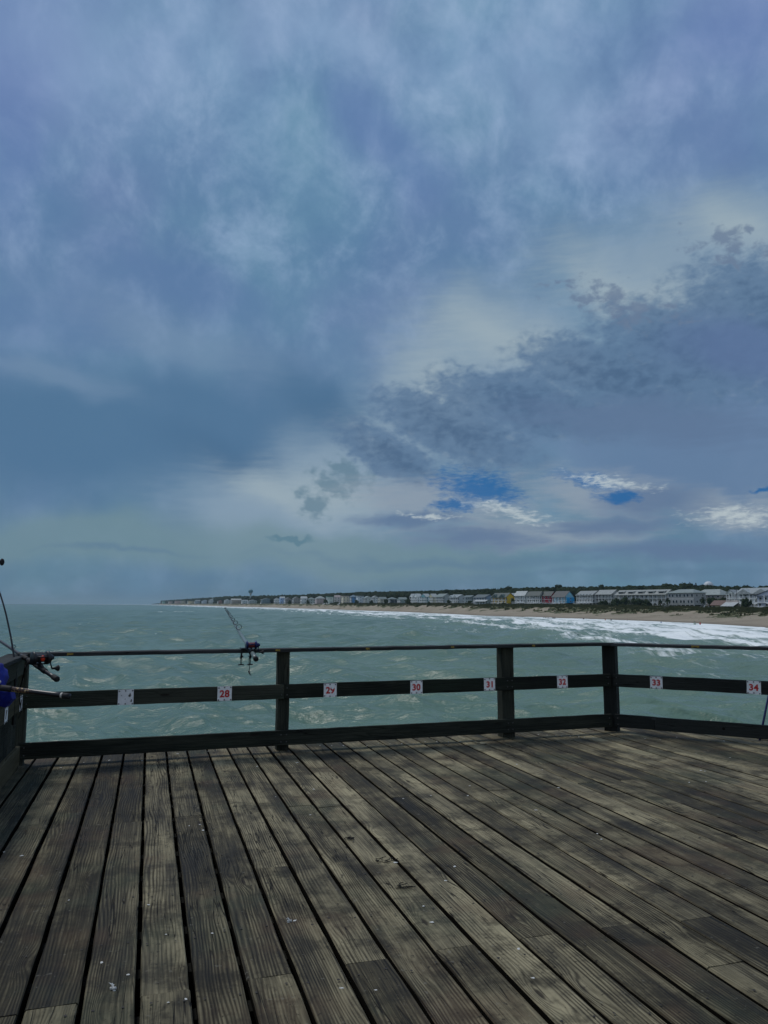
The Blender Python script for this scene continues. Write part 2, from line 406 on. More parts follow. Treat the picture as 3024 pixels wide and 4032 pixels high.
# --- far wood behind the houses
fm, nt, b = new_mat('far_wood_foliage')
geo = nt.node('ShaderNodeNewGeometry').outputs['Position']
oi = nt.noise(geo, .09, 3, .5); of = nt.noise(geo, .6, 4, .65)
cc = nt.ramp(oi, [(.3, (.011,.020,.012,1)), (.7, (.030,.043,.020,1))])
nt.put(b.inputs['Base Color'], nt.mix(nt.ss(of, .4, .7, 0, .6), cc, (.016,.026,.016,1)))
b.inputs['Roughness'].default_value = .9; b.inputs['Specular IOR Level'].default_value = .05
B = MB(); rd = random.Random(11)
px = 640.0
while px < 3300:
    D0 = T(HOUD, px)+110
    for row in range(5):
        D = D0+row*14+rd.uniform(-5, 5); top = zat(T(TRY, px)+rd.uniform(-1.5, 2.5)*600/D+(4-row)*5*420/D, D)
        rr = rd.uniform(3.2, 6.2)*(1 if D < 1500 else 1.6); x = at(px+rd.uniform(-3,3), 2376, D).x
        if rd.random() < .06: top += 1.8; rr *= .7
        c = Vector((x, D, top-rr*.75))
        B.ball(c, (rr, rr, rr*.8), 10, 7, jit=.55)
        if D < 1100:
            for q in range(26):
                a = rd.uniform(0, 6.28); ph = rd.uniform(.1, 1.9)
                p = c+Vector((math.cos(a)*math.sin(ph)*rr, math.sin(a)*math.sin(ph)*rr, math.cos(ph)*rr*.8))*rd.uniform(.92, 1.12)
                s_ = rd.uniform(.35, .9); u = Vector((rd.uniform(-1,1), rd.uniform(-1,1), rd.uniform(-1,1)))*s_; v_ = Vector((rd.uniform(-1,1), rd.uniform(-1,1), rd.uniform(-1,1)))*s_
                B.add([p-u, p+v_, p+u], [(0,1,2)])
        # understorey down to the ground
        B.ball(c-Vector((0,0,rr*1.3)), (rr*1.1, rr, rr*1.3), 8, 5, jit=.4)
    px += 4.4/(D0)*FPX*(1 if D0 < 1500 else 1.8)
o = B.build('far_wood', fm, smooth=True); tag(o, kind='stuff')
# faint far headland beyond the last houses
B = MB()
B.add([at(598,2376,7000)+Vector((0,0,-9.6)), at(645,2376,7000)+Vector((0,0,-9.6)), at(645,2376,7000)+Vector((0,0,3)), at(620,2376,7000)+Vector((0,0,1)), at(598,2376,7000)+Vector((0,0,-6)),
       at(598,2376,7400)+Vector((0,0,-9.6)), at(645,2376,7600)+Vector((0,0,-9.6)), at(645,2376,7600)+Vector((0,0,3)), at(620,2376,7500)+Vector((0,0,1)), at(598,2376,7400)+Vector((0,0,-6))],
      [(0,1,2,3,4),(9,8,7,6,5),(4,3,8,9),(3,2,7,8),(0,4,9,5),(1,6,7,2)])
o = B.build('far_headland', fm); tag(o, kind='structure')
# ---------------------------------------------------------------- sea
sl_pts = [pos(p, T(DW,p), SEA) for p in PXT[::-1]]
SL = np.array([(p.x, p.y) for p in sl_pts]); SL = np.vstack([[SL[0,0]+4, -400], SL, SL[-1]+np.array([-3000, 5500.])])
def shore_dist(X, Y):
    best = np.full(X.shape, 1e9); side = np.zeros(X.shape); along = np.zeros(X.shape); acc = 0
    for i in range(len(SL)-1):
        a = SL[i]; d = SL[i+1]-a; L = np.hypot(*d); d = d/L
        rx = X-a[0]; ry = Y-a[1]; t = np.clip(rx*d[0]+ry*d[1], 0, L)
        qx = rx-t*d[0]; qy = ry-t*d[1]; q = np.hypot(qx, qy)
        cr = d[0]*ry-d[1]*rx                    # >0 : left (sea side)
        m_ = q < best
        best = np.where(m_, q, best); side = np.where(m_, np.sign(cr), side); along = np.where(m_, acc+t, along); acc += L
    return best*side, along
rr = np.concatenate([np.geomspace(6, 900, 1050), np.geomspace(905, 14000, 130)])
aa = np.radians(np.concatenate([np.linspace(-179, -40, 50), np.linspace(-38, -31, 12), np.linspace(-30, 36, 640), np.linspace(37, 48, 16), np.linspace(50, 179, 50)]))
RR, AA = np.meshgrid(rr, aa, indexing='ij')
X = RR*np.sin(AA); Y = RR*np.cos(AA)
S, AL = shore_dist(X, Y)
cell = np.maximum(np.gradient(rr)[:,None]*np.ones_like(AA), RR*np.radians(66/640.)*.6)
Z = np.zeros_like(X); DX = np.zeros_like(X); DY = np.zeros_like(X)
wr = np.random.default_rng(12)
calm = np.clip(S/60, .25, 1)
for lam in np.geomspace(.9, 24, 54):
    th = np.radians(-52+wr.normal(0, 34)); k = 2*np.pi/lam; ph = wr.uniform(0, 6.28)
    amp = .0165*lam**.68*(1 if lam > 2 else .8)
    kx, ky = np.sin(th+np.pi/2)*k, np.cos(th+np.pi/2)*k
    wob = (fbm(X/(lam*6), Y/(lam*6), 2, int(lam*10))-.5)*3.2
    gate = .35+1.1*fbm(X/(lam*4)+9, Y/(lam*4), 2, int(lam*7)+3)
    fade = np.clip((lam/cell-2.2)/2.5, 0, 1)
    arg = kx*X+ky*Y+ph+wob
    A = amp*fade*gate*calm
    Z += A*np.cos(arg); DX -= A*.6*kx/k*np.sin(arg); DY -= A*.6*ky/k*np.sin(arg)
# surf: crests that follow the beach
foam = np.zeros_like(X); wob = (fbm(AL/60, S/400, 3, 5)-.5)
for sk, h, wd, gseed in ((9,.25,3,1),(24,.45,4,2),(43,.6,4.5,3),(64,.75,5,4),(86,.95,5.5,5),(118,.75,6,6)):
    far = np.clip(1.25-AL*0, 0, 1)
    pos_ = sk*(1+np.clip((AL-900)/5000,0,1.2))+(fbm(AL/45, AL*0+gseed*7, 3, gseed)-.5)*22
    d = S-pos_
    g = np.clip((fbm(AL/70, AL*0+gseed*3.3, 2, gseed+40)-.30)*5, 0, 1)
    prof = np.where(d > 0, np.exp(-(d/wd)**2), np.exp(-(d/(wd*.35))**2))
    Z += h*g*prof
    ff = np.where(d < 0, np.exp(d/ (13 if sk < 80 else 8)), np.exp(-(d/2.2)**2))*g
    foam = np.maximum(foam, ff*(1 if sk < 80 else .55 if sk < 100 else .10))
dens = np.clip(1.42-S/84, 0, 1)**.7*np.clip(1.5-AL*0,0,1)
patch = fbm(AL/34, S/4.0, 4, 77)
foam = np.clip(foam*1.0+dens*(.20+patch*.85)-.14, 0, 1.25)
foam = np.where(S < 7+wob*10, 1.1, foam)
foam = np.where(S > 170, 0, foam)
# whitecaps
cap = fbm(X/5, Y/5, 4, 88)*fbm(X/60, Y/60, 2, 90)
foam = np.maximum(foam, np.clip((cap-.58)*7, 0, .4)*(Z > .14)*np.clip(1.2-RR/400, 0, 1))
foam = np.maximum(foam, np.exp(-(((X+188)/17)**2+((Y-700)/16)**2))*.9)
Z = Z*np.clip((S+2)/5, .0, 1)
V = np.stack([X+DX, Y+DY, SEA+Z], -1).reshape(-1, 3)
nR, nA = X.shape
ii = np.arange((nR)*nA).reshape(nR, nA)
q = np.stack([ii[:-1,:-1], ii[1:,:-1], ii[1:,1:], ii[:-1,1:]], -1).reshape(-1, 4)[:, ::-1]
wrap = np.stack([ii[:-1,-1], ii[1:,-1], ii[1:,0], ii[:-1,0]], -1)[:, ::-1]
q = np.vstack([q, wrap]); keep = S.reshape(-1)[q[:,0]] > -60
q = q[keep]
centre = ii[0]
me = bpy.data.meshes.new('sea'); me.vertices.add(len(V)); me.vertices.foreach_set('co', V.astype(np.float32).ravel())
me.loops.add(q.size+nA); me.loops.foreach_set('vertex_index', np.concatenate([q.ravel(), centre]).astype(np.int32))
me.polygons.add(len(q)+1)
ls = np.concatenate([np.arange(len(q))*4, [q.size]]).astype(np.int32)
me.polygons.foreach_set('loop_start', ls)
me.update(calc_edges=True); me.validate()
me.polygons.foreach_set('use_smooth', np.ones(len(me.polygons), bool))
def vattr(nm, arr):
    a = me.attributes.new(nm, 'FLOAT', 'POINT'); a.data.foreach_set('value', arr.astype(np.float32).ravel())
vattr('foam', foam); vattr('along', AL); vattr('off', S)
m, nt, b = new_mat('sea_water')
geo = nt.node('ShaderNodeNewGeometry').outputs['Position']
fa = nt.node('ShaderNodeAttribute', attribute_name='foam').outputs['Fac']
al = nt.node('ShaderNodeAttribute', attribute_name='along').outputs['Fac']
of = nt.node('ShaderNodeAttribute', attribute_name='off').outputs['Fac']
cb = nt.node('ShaderNodeCombineXYZ'); nt.put(cb.inputs[0], nt.m('MULTIPLY', al, .16)); nt.put(cb.inputs[1], nt.m('MULTIPLY', of, .75))
lace = nt.noise(cb.outputs[0], 1.0, 6, .68, .6)
lace2 = nt.noise(nt.vm('SCALE', cb.outputs[0], sc=.25), 1.0, 4, .6, .5)
fm_ = nt.ss(nt.m('ADD', fa, nt.m('ADD', nt.m('MULTIPLY', nt.m('SUBTRACT', lace, .5), 2.6), nt.m('MULTIPLY', nt.m('SUBTRACT', lace2, .5), 1.6))), .30, 1.15)
fm_ = nt.m('MULTIPLY', fm_, nt.ss(fa, .03, .2))
tint = nt.noise(nt.mapping(geo, scale=(1,.6,1)), .03, 4, .6)
wcol = nt.ramp(tint, [(.3, (.078,.146,.106,1)), (.7, (.136,.218,.160,1))])
shal = nt.ss(of, 130, 10)
wcol = nt.mix(nt.m('MULTIPLY', shal, .6), wcol, (.26,.34,.29,1))
nt.put(b.inputs['Base Color'], nt.mix(fm_, wcol, (.86,.90,.89,1)))
nt.put(b.inputs['Roughness'], nt.m('ADD', nt.m('MULTIPLY', fm_, .55), .22)); b.inputs['IOR'].default_value = 1.33; b.inputs['Specular IOR Level'].default_value = .5
cd = nt.node('ShaderNodeCameraData').outputs['View Distance'] if False else None
rp = nt.noise(nt.mapping(geo, scale=(1.0,1.3,1), rot=(0,0,R(38))), 1.9, 5, .62, .1)
rp2 = nt.noise(nt.mapping(geo, scale=(.8,1.5,1), rot=(0,0,R(38))), .34, 4, .6, .1)
rp3 = nt.noise(nt.mapping(geo, scale=(.55,1.6,1), rot=(0,0,R(20))), .07, 4, .6, .05)
hgt = nt.m('ADD', nt.m('MULTIPLY', rp, .16), nt.m('ADD', nt.m('MULTIPLY', rp2, .55), nt.m('MULTIPLY', rp3, 1.1)))
bp = nt.node('ShaderNodeBump'); bp.inputs['Strength'].default_value = 1; bp.inputs['Distance'].default_value = .7
nt.put(bp.inputs['Height'], nt.m('ADD', hgt, nt.m('MULTIPLY', fm_, .1))); nt.put(b.inputs['Normal'], bp.outputs[0])
me.materials.append(m)
o = bpy.data.objects.new('sea', me); COL.objects.link(o); tag(o, kind='structure')
# ---------------------------------------------------------------- weathered timber
def timber(name, dark, mid, light, coord='UV', green=.35, rings=1.0, rough=.82, blot=1.0):
    m, nt, b = new_mat(name)
    tcn = nt.node('ShaderNodeTexCoord')
    tc = tcn.outputs['UV'] if coord == 'UV' else tcn.outputs['Object']
    sp = nt.node('ShaderNodeSeparateXYZ'); nt.put(sp.inputs[0], tc)
    if coord == 'UV':
        rnd = nt.node('ShaderNodeAttribute', attribute_name='rnd').outputs['Fac']
        u, v = sp.outputs[0], sp.outputs[1]
    else:
        oi = nt.node('ShaderNodeObjectInfo').outputs['Random']; rnd = oi
        u = nt.m('ADD', sp.outputs[0], nt.m('MULTIPLY', oi, 13)); v = nt.m('ADD', sp.outputs[1], nt.m('MULTIPLY', sp.outputs[2], 1.0))
    def uv(su, sv, off=0):
        c = nt.node('ShaderNodeCombineXYZ'); nt.put(c.inputs[0], nt.m('MULTIPLY', u, su)); nt.put(c.inputs[1], nt.m('MULTIPLY', v, sv)); nt.put(c.inputs[2], nt.m('MULTIPLY', rnd, 37+off))
        return c.outputs[0]
    vo = nt.node('ShaderNodeTexVoronoi', feature='F1'); nt.put(vo.inputs['Vector'], uv(1.25, 5.0)); vo.inputs['Scale'].default_value = 1; vo.inputs['Randomness'].default_value = 1
    kd = vo.outputs['Distance']
    knot = nt.m('POWER', nt.m('SUBTRACT', 1, nt.ss(kd, 0, .42)), 2)
    nd = nt.noise(uv(.55, 3.5), 1, 2, .5); nd2 = nt.noise(uv(2.2, 9), 1, 2, .5)
    d = nt.m('ADD', nt.m('ADD', v, nt.m('MULTIPLY', nd, .16)), nt.m('ADD', nt.m('MULTIPLY', nd2, .022), nt.m('MULTIPLY', knot, .05)))
    ring = nt.m('ADD', nt.m('MULTIPLY', nt.m('SINE', nt.m('MULTIPLY', d, 2*math.pi/.0165)), .5), .5)
    ring = nt.m('POWER', ring, 1.6)
    fib = nt.noise(uv(5, 210), 1, 3, .6); fib2 = nt.noise(uv(1.8, 60), 1, 4, .65)
    big = nt.noise(uv(.9, 5), 1, 4, .6); big2 = nt.noise(uv(.35, 1.2), 1, 3, .6)
    spot = nt.noise(uv(16, 42), 1, 4, .6)
    gstr = nt.ss(nt.noise(uv(.8, 4, 5), 1, 2, .5), .40, .62, .25, 1)
    tone = nt.m('ADD', nt.m('MULTIPLY', fib2, .50), nt.m('ADD', nt.m('MULTIPLY', big, .80), nt.m('MULTIPLY', fib, .22)))
    tone = nt.m('SUBTRACT', tone, .10)
    tone = nt.m('SUBTRACT', tone, nt.m('MULTIPLY', nt.m('MULTIPLY', ring, gstr), .20*rings))
    tone = nt.m('ADD', tone, nt.m('MULTIPLY', nt.m('SUBTRACT', rnd, .5), .26))
    c = nt.ramp(tone, [(.34, dark), (.56, mid), (.86, light)])
    if coord == 'UV':
        pw = nt.node('ShaderNodeNewGeometry').outputs['Position']
        wn = nt.noise(pw, .8, 6, .68); wn2 = nt.noise(pw, 3.2, 6, .72); wn3 = nt.noise(nt.vm('ADD', pw, (9,4,2)), 1.1, 4, .6)
        c = nt.mix(nt.ss(wn, .44, .62, 0, .75*blot), c, nt.mix(.7, c, dark))
        c = nt.mix(nt.ss(wn2, .48, .62, 0, .8*blot), c, nt.mix(.6, c, (.010,.009,.007,1)))
        left_shade = nt.ss(nt.m('ADD', nt.vm('DOT_PRODUCT', pw, (.957,.289,0)), nt.m('MULTIPLY', nt.m('SUBTRACT', wn, .5), 5.0)), 1.2, -1.8, 0, .74)  # shade over the left boards put into the colour, edge broken by noise
        c = nt.mix(left_shade, c, nt.mix(.62, c, (.008,.008,.007,1)))
        c = nt.mix(nt.ss(wn3, .50, .66, 0, green), c, (.040,.056,.034,1))
        c = nt.mix(nt.ss(nt.noise(nt.vm('ADD', pw, (2,7,1)), 1.7, 3, .6), .54, .70, 0, .28), c, (.105,.062,.036,1))
        sp2 = nt.noise(pw, 34, 3, .6); 
        c = nt.mix(nt.ss(sp2, .63, .70, 0, .75), c, (.016,.013,.010,1))
        c = nt.mix(nt.ss(nt.noise(nt.vm('ADD', pw, (5,5,5)), 21, 2, .6), .66, .74, 0, .35), c, (.20,.19,.155,1))
    else:
        c = nt.mix(nt.ss(big2, .50, .70, 0, green), c, (.022,.040,.024,1))
    c = nt.mix(nt.ss(spot, .60, .74, 0, .45), c, dark)
    c = nt.mix(nt.ss(kd, .085, .035, 0, .85), c, (.014,.010,.008,1))
    ck = nt.m('ABSOLUTE', nt.m('SUBTRACT', nt.noise(uv(.7, 17, 3), 1, 2, .55), .5))
    cm = nt.m('MULTIPLY', nt.ss(ck, .012, .002), nt.ss(nt.noise(uv(1.3, 3, 9), 1, 2, .5), .50, .60))
    c = nt.mix(nt.m('MULTIPLY', cm, .9), c, (.006,.005,.004,1))
    nt.put(b.inputs['Base Color'], c); nt.put(b.inputs['Roughness'], nt.ss(big, .3, .7, rough-.14, rough+.1))
    b.inputs['Specular IOR Level'].default_value = .22
    h = nt.m('ADD', nt.m('MULTIPLY', ring, -.5), nt.m('ADD', nt.m('MULTIPLY', fib, .7), nt.m('MULTIPLY', fib2, .6)))
    h = nt.m('SUBTRACT', h, nt.m('MULTIPLY', cm, 3)); h = nt.m('SUBTRACT', h, nt.m('MULTIPLY', nt.ss(kd, .09, .04), .8))
    bp = nt.node('ShaderNodeBump'); bp.inputs['Strength'].default_value = .8; bp.inputs['Distance'].default_value = .0035
    nt.put(bp.inputs['Height'], h); nt.put(b.inputs['Normal'], bp.outputs[0])
    return m
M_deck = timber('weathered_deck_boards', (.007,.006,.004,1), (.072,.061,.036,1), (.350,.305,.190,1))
M_rail = timber('dark_treated_rail_timber', (.004,.005,.004,1), (.015,.019,.014,1), (.060,.064,.048,1), 'OBJ', .5, .7)
M_railr = timber('grey_treated_rail_timber', (.006,.008,.008,1), (.018,.021,.019,1), (.042,.045,.040,1), 'OBJ', .3, .7)
M_leftb = timber('olive_lit_rail_timber', (.016,.015,.008,1), (.062,.055,.030,1), (.13,.115,.068,1), 'OBJ', .5, .7)  # lighter copy for the left railing: light on its inner face put into the colour
M_cap = timber('grey_cap_rail_timber', (.010,.011,.012,1), (.026,.028,.029,1), (.070,.074,.078,1), 'OBJ', .1, .8)
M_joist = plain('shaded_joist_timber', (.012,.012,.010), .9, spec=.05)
M_nail = plain('rusted_steel_nail', (.018,.013,.010), .7)
# ---------------------------------------------------------------- deck
TH = R(-16.8); VD = Vector((math.sin(TH), math.cos(TH), 0)); UD = Vector((math.cos(TH), -math.sin(TH), 0))
PA = Vector((-3.60, 7.84, 0)); PC = Vector((2.87, 9.88, 0)); PR = Vector((4.40, 8.97, 0))
MD = (PC-PA).normalized(); RD = (PR-PC).normalized()
PITCHB, GAP, S0 = .2185, .022, .0045
def suv(p): return p.dot(UD), p.dot(VD)
def edge_t(s):
    """how far along VD the deck reaches at offset s (edge 0.36 m outside the rails)"""
    def hit(P, D_):
        N = Vector((-D_.y, D_.x, 0)).normalized(); P = P+N*.95
        return (P.dot(N)-s*UD.dot(N))/VD.dot(N)
    t = hit(PA, MD); t2 = hit(PC, RD)
    return min(t, t2)
joints_px = [(102,3266),(476,3238),(717,3214),(48,3992),(651,3904),(271,3953),(1072,3841),(1434,3787),(1784,3729),(1199,3169),(1796,3118),(1615,3133),(1307,3175),(1976,3108),
             (2352,3077),(2518,3065),(2432,3642),(2728,3617),(2142,3679),(2852,3796),(1066,3416),(2990,3268),(2120,3010),(2700,3160)]
joints = {}
for (px, py) in joints_px:
    s, t = suv(onz(px, py, 0)); k = math.floor((s-S0)/PITCHB)
    joints.setdefault(k, []).append(t)
rd = random.Random(3)
vs = []; fs = []; uvs = []; rn = []; mi = []
def plank(k, t0, t1a, t1b):
    s0 = S0+k*PITCHB+GAP/2+rd.uniform(-.0025, .0025); s1 = S0+(k+1)*PITCHB-GAP/2+rd.uniform(-.0025, .0025)
    L = max(t1a, t1b)-t0
    if L < .05: return
    n = max(2, int(L/.22)); r_ = rd.random(); uo = rd.uniform(0, 50); dz = rd.uniform(-.004, .002); tl = rd.uniform(-.012, .012)
    c_ = .006; th = .042
    base = len(vs)
    cup = rd.uniform(-.001, .0025)
    for i in range(n+1):
        f = i/n
        j0 = rd.uniform(-.0022, .0022); j1 = rd.uniform(-.0022, .0022)
        e0, e1 = s0+j0, s1+j1
        prof = [(e0,-th), (e0,-c_-.001), (e0+c_,0), ((e0+e1)/2,-cup), (e1-c_,0), (e1,-c_-.001), (e1,-th)]
        for (s, z) in prof:
            tt = t0+f*((t1a+(t1b-t1a)*(s-s0)/(s1-s0))-t0)
            p = UD*s+VD*tt
            vs.append((p.x, p.y, z+dz+tl*(s-(s0+s1)/2)-(.0015 if i in (0, n) else 0)))
            uvs.append((tt+uo, s-s0+k*.37)); rn.append(r_)
    for i in range(n):
        for j in range(6):
            a = base+i*7+j; fs.append((a, a+1, a+8, a+7)); mi.append(2 if j in (0, 5) else 0)
        a = base+i*7; fs.append((a, a+7, a+13, a+6)); mi.append(0)
    fs.append(tuple(base+j for j in range(7))[::-1]); mi.append(0)
    fs.append(tuple(base+n*7+j for j in range(7))); mi.append(0)
kmin, kmax = -26, 62
JO = []                                            # joist offsets along VD
for k in range(kmin, kmax):
    sa, sb = S0+k*PITCHB, S0+(k+1)*PITCHB
    ea, eb = edge_t(sa), edge_t(sb)
    tstart = -9.0
    js = sorted(joints.get(k, []))
    if not js or js[0] > 3: js = [rd.uniform(-6, .5)]+js
    pts = [tstart]+js+[None]
    for i in range(len(pts)-1):
        a = pts[i]+.002
        if pts[i+1] is None: plank(k, a, ea+rd.uniform(-.03, .02), eb+rd.uniform(-.03, .02) if abs(ea-eb) < .04 else eb)
        else: plank(k, a, pts[i+1]-.002, pts[i+1]-.002)
def addmesh(vl, fl, m_): 
    o_ = len(vs)
    for v_ in vl: vs.append(tuple(v_)); uvs.append((0,0)); rn.append(0)
    for f_ in fl: fs.append(tuple(i+o_ for i in f_)); mi.append(m_)
# nail heads in pairs over each joist
for k in range(-18, 50):
    for q in range(0, 16):
        t = 2.2+q*.61
        if t > edge_t(S0+k*PITCHB)-.08: continue
        for f in (.2, .8):
            if rd.random() < .18: continue
            p = UD*(S0+(k+f+rd.uniform(-.05,.05))*PITCHB)+VD*(t+rd.uniform(-.03,.03))
            r_ = rd.uniform(.005, .0075)
            addmesh([(p.x+r_*math.cos(a), p.y+r_*math.sin(a)*1.1, .0035) for a in [i*math.pi/3 for i in range(6)]], [(0,1,2,3,4,5)], 1)
me = bpy.data.meshes.new('pier_deck'); me.from_pydata(vs, [], fs)
uvl = me.uv_layers.new(name='UVMap'); li = np.zeros(len(me.loops), np.int32); me.loops.foreach_get('vertex_index', li)
uvl.data.foreach_set('uv', np.array(uvs, np.float32)[li].ravel())
a = me.attributes.new('rnd', 'FLOAT', 'POINT'); a.data.foreach_set('value', np.array(rn, np.float32))
me.materials.append(M_deck); me.materials.append(M_nail); me.materials.append(plain('grimy_shaded_board_edge', (.010,.009,.007), .95, spec=.02)); me.polygons.foreach_set('material_index', mi); me.update()  # board sides blackened: grime and the shade of the gaps put into the colour
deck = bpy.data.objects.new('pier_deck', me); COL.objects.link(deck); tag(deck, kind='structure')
# joists and beams below the boards
B = MB()
def bar(B, p0, p1, w_, z0, z1, mi=0):
    p0 = Vector(p0); p1 = Vector(p1); d = (p1-p0).normalized(); n = Vector((-d.y, d.x, 0))*w_/2
    B.add([(q.x, q.y, z) for z in (z0, z1) for q in (p0-n, p1-n, p1+n, p0+n)], [(0,3,2,1),(4,5,6,7),(0,1,5,4),(1,2,6,5),(2,3,7,6),(3,0,4,7)], mi)
def smax_at(t): return (PC+Vector((0,0,0))).dot(UD)+max(0, 9.0-t)*1.2
for q in range(-20, 26):
    t = .05+q*.42
    s0 = kmin*PITCHB+.1
    s1 = kmax*PITCHB-.1
    while s1 > s0 and edge_t(s1) < t+.02: s1 -= .05
    if s1-s0 < .5 or t > edge_t(s0)-.02: continue
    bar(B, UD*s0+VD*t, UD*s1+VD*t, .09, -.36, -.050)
for s in np.arange(kmin*PITCHB+.4, kmax*PITCHB-.4, 2.4):
    t1 = edge_t(s)-.25
    if t1 > -6: bar(B, UD*s+VD*-8.5, UD*s+VD*t1, .3, -.72, -.365)
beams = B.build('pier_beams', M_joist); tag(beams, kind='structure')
def pile(p, i):
    B = MB(); B.tube([(0,0,0), (0,0,6.5)], [.17,.15], 12)
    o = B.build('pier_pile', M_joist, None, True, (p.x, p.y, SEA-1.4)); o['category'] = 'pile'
    o['label'] = 'round dark timber pile under the pier deck'; o['group'] = 'piles under the pier deck'
for s in np.arange(kmin*PITCHB+.4, kmax*PITCHB-.4, 2.4):
    for t in (5.5,):
        if edge_t(s) > t+.6 and -4 < s < 8: pile(UD*s+VD*t, 0)
# ---------------------------------------------------------------- railings
def wood_box(name, m, parent, x0, x1, y0, y1, z0, z1, loc=None, chips=0, seed=0):
    """sawn board with slightly worn edges; long axis = local X"""
    rr_ = random.Random(seed); B = MB(); L = x1-x0; n = max(2, int(L/.12)); c_ = .004
    prof = [(y0+c_,z0), (y1-c_,z0), (y1,z0+c_), (y1,z1-c_), (y1-c_,z1), (y0+c_,z1), (y0,z1-c_), (y0,z0+c_)]
    vs_ = []
    for i in range(n+1):
        x = x0+L*i/n; j = rr_.uniform(-.0015, .0015); k_ = rr_.uniform(-.002, .002)
        for a, (y, z) in enumerate(prof):
            dz = (-rr_.random()*chips if a in (3,4,5) and rr_.random() < .12 else 0)
            vs_.append((x, y+j, z+k_+dz))
    f_ = [(i*8+j, i*8+(j+1)%8, (i+1)*8+(j+1)%8, (i+1)*8+j) for i in range(n) for j in range(8)]
    f_ += [tuple(range(8))[::-1], tuple(range(n*8, n*8+8))]
    B.add(vs_, [t[::-1] for t in f_]); return B.build(name, m, parent, False, loc)
def post(parent, x, y0, y1, w_, z0, z1, m, name='post'):
    B = MB(); c_ = .006
    pr = [(-w_/2+c_,y0),(w_/2-c_,y0),(w_/2,y0+c_),(w_/2,y1-c_),(w_/2-c_,y1),(-w_/2+c_,y1),(-w_/2,y1-c_),(-w_/2,y0+c_)]
    rr_ = random.Random(int(x*100)); vs_ = []; n = 14
    for i in range(n+1):
        z = z0+(z1-z0)*i/n; j = rr_.uniform(-.002,.002)
        vs_ += [(z, p[0]+j, p[1]) for p in pr]          # built lying down so that the grain follows the length
    f_ = [(i*8+j, i*8+(j+1)%8, (i+1)*8+(j+1)%8, (i+1)*8+j) for i in range(n) for j in range(8)]+[tuple(range(8))[::-1], tuple(range(n*8,n*8+8))]
    B.add(vs_, [t[::-1] for t in f_]); o = B.build(name, m, parent)
    # local X (length) -> up, local Y -> along the rail, local Z -> outwards
    o.matrix_local = Matrix(((0,1,0,x),(0,0,1,0),(1,0,0,0),(0,0,0,1)))
    return o
def rail_frame(name, label, P, D_):
    return thing(name, label, 'railing', (P.x, P.y, 0), math.atan2(D_.y, D_.x), 'timber railings round the pier end')
LM = (PC-PA).length
rm = rail_frame('wooden_railing', 'long dark timber railing across the pier end carrying plates 28 to 32', PA, MD)
wood_box('bottom_rail', M_rail, rm, -.02, LM-.01, 0, .038, .062, .222, seed=1)
x_p1 = (onz(1113,2955,0)-PA).dot(MD); x_p2 = (onz(2002,2903,0)-PA).dot(MD)
wood_box('middle_rail', M_rail, rm, -.02, x_p1-.002, 0, .038, .558, .712, seed=2)
wood_box('middle_rail', M_rail, rm, x_p1+.002, LM-.01, 0, .038, .561, .715, seed=3)
wood_box('cap_rail', M_cap, rm, -.10, 3.2, -.03, .165, 1.066, 1.104, chips=.008, seed=4)
wood_box('cap_rail', M_cap, rm, 3.203, LM+.03, -.03, .165, 1.066, 1.104, chips=.008, seed=5)
post(rm, x_p1, .041, .18, .128, -.35, 1.063, M_rail)
post(rm, x_p2, .041, .19, .160, -.35, 1.063, M_rail)
post(rm, -.045, .041, .17, .135, -.35, 1.063, M_rail)
# yellow paint dabs on the cap rail
M_yel = plain('faded_yellow_paint', (.30,.20,.03), .7, vary=.35, scale=40)
def dab(parent, x, w_, z0=1.072, z1=1.101):
    B = MB(); n = 5; rr_ = random.Random(int(x*77))
    top = [(x-w_/2+w_*i/n, -.0335, z1-rr_.uniform(0,.004)) for i in range(n+1)]; bot = [(x-w_/2+w_*i/n, -.0335, z0+rr_.uniform(0,.012)) for i in range(n+1)]
    B.add(top+bot, [(i, n+1+i, n+2+i, i+1) for i in range(n)]); B.build('paint_mark', M_yel, parent)
def xon(px, py, z, P, D_): return (onz(px, py, z)-Vector((P.x, P.y, z))).dot(D_)
for px, w_ in ((278,.06), (1092,.05), (1445,.045), (1778,.04), (2096,.04)):
    # along-rail position where the column of the photo meets the rail
    r_ = ray(px, 2560); A_ = np.array([[r_.x, -MD.x], [r_.y, -MD.y]]); t_, x_ = np.linalg.solve(A_, [PA.x, PA.y]); dab(rm, float(x_), w_)
LR = 5.0
rr2 = rail_frame('wooden_railing', 'greyer timber railing angled back on the right carrying plates 33 and 34', PC, RD)
wood_box('bottom_rail', M_railr, rr2, .02, 1.06*.47, 0, .038, .066, .222, seed=6)
wood_box('bottom_rail', M_railr, rr2, .502, LR, 0, .038, .064, .220, seed=7)
wood_box('middle_rail', M_railr, rr2, .02, LR, 0, .038, .561, .715, seed=8)
wood_box('cap_rail', M_cap, rr2, -.02, LR, -.03, .165, 1.064, 1.102, chips=.008, seed=9)
post(rr2, -.04, .041, .19, .165, -.35, 1.062, M_railr)
post(rr2, 2.3, .041, .18, .14, -.35, 1.062, M_railr)
post(rr2, 4.4, .041, .18, .14, -.35, 1.062, M_railr)
B = MB(); B.box(.47, .52, -.004, .03, .19, .222); B.box(.44, .50, -.002, .02, .205, .218)
B.build('splintered_joint', M_cap, rr2)
B = MB(); B.tube([(1.28,-.001,.145),(1.28,.004,.145)], .016, 12); B.build('knot_hole', M_joist, rr2)
for px, w_ in ((2398,.055), (2740,.09)):
    r_ = ray(px, 2560); t_, x_ = np.linalg.solve(np.array([[r_.x, -RD.x], [r_.y, -RD.y]]), [PC.x, PC.y]); dab(rr2, float(x_), w_)
LD = -VD; LLn = 6.5
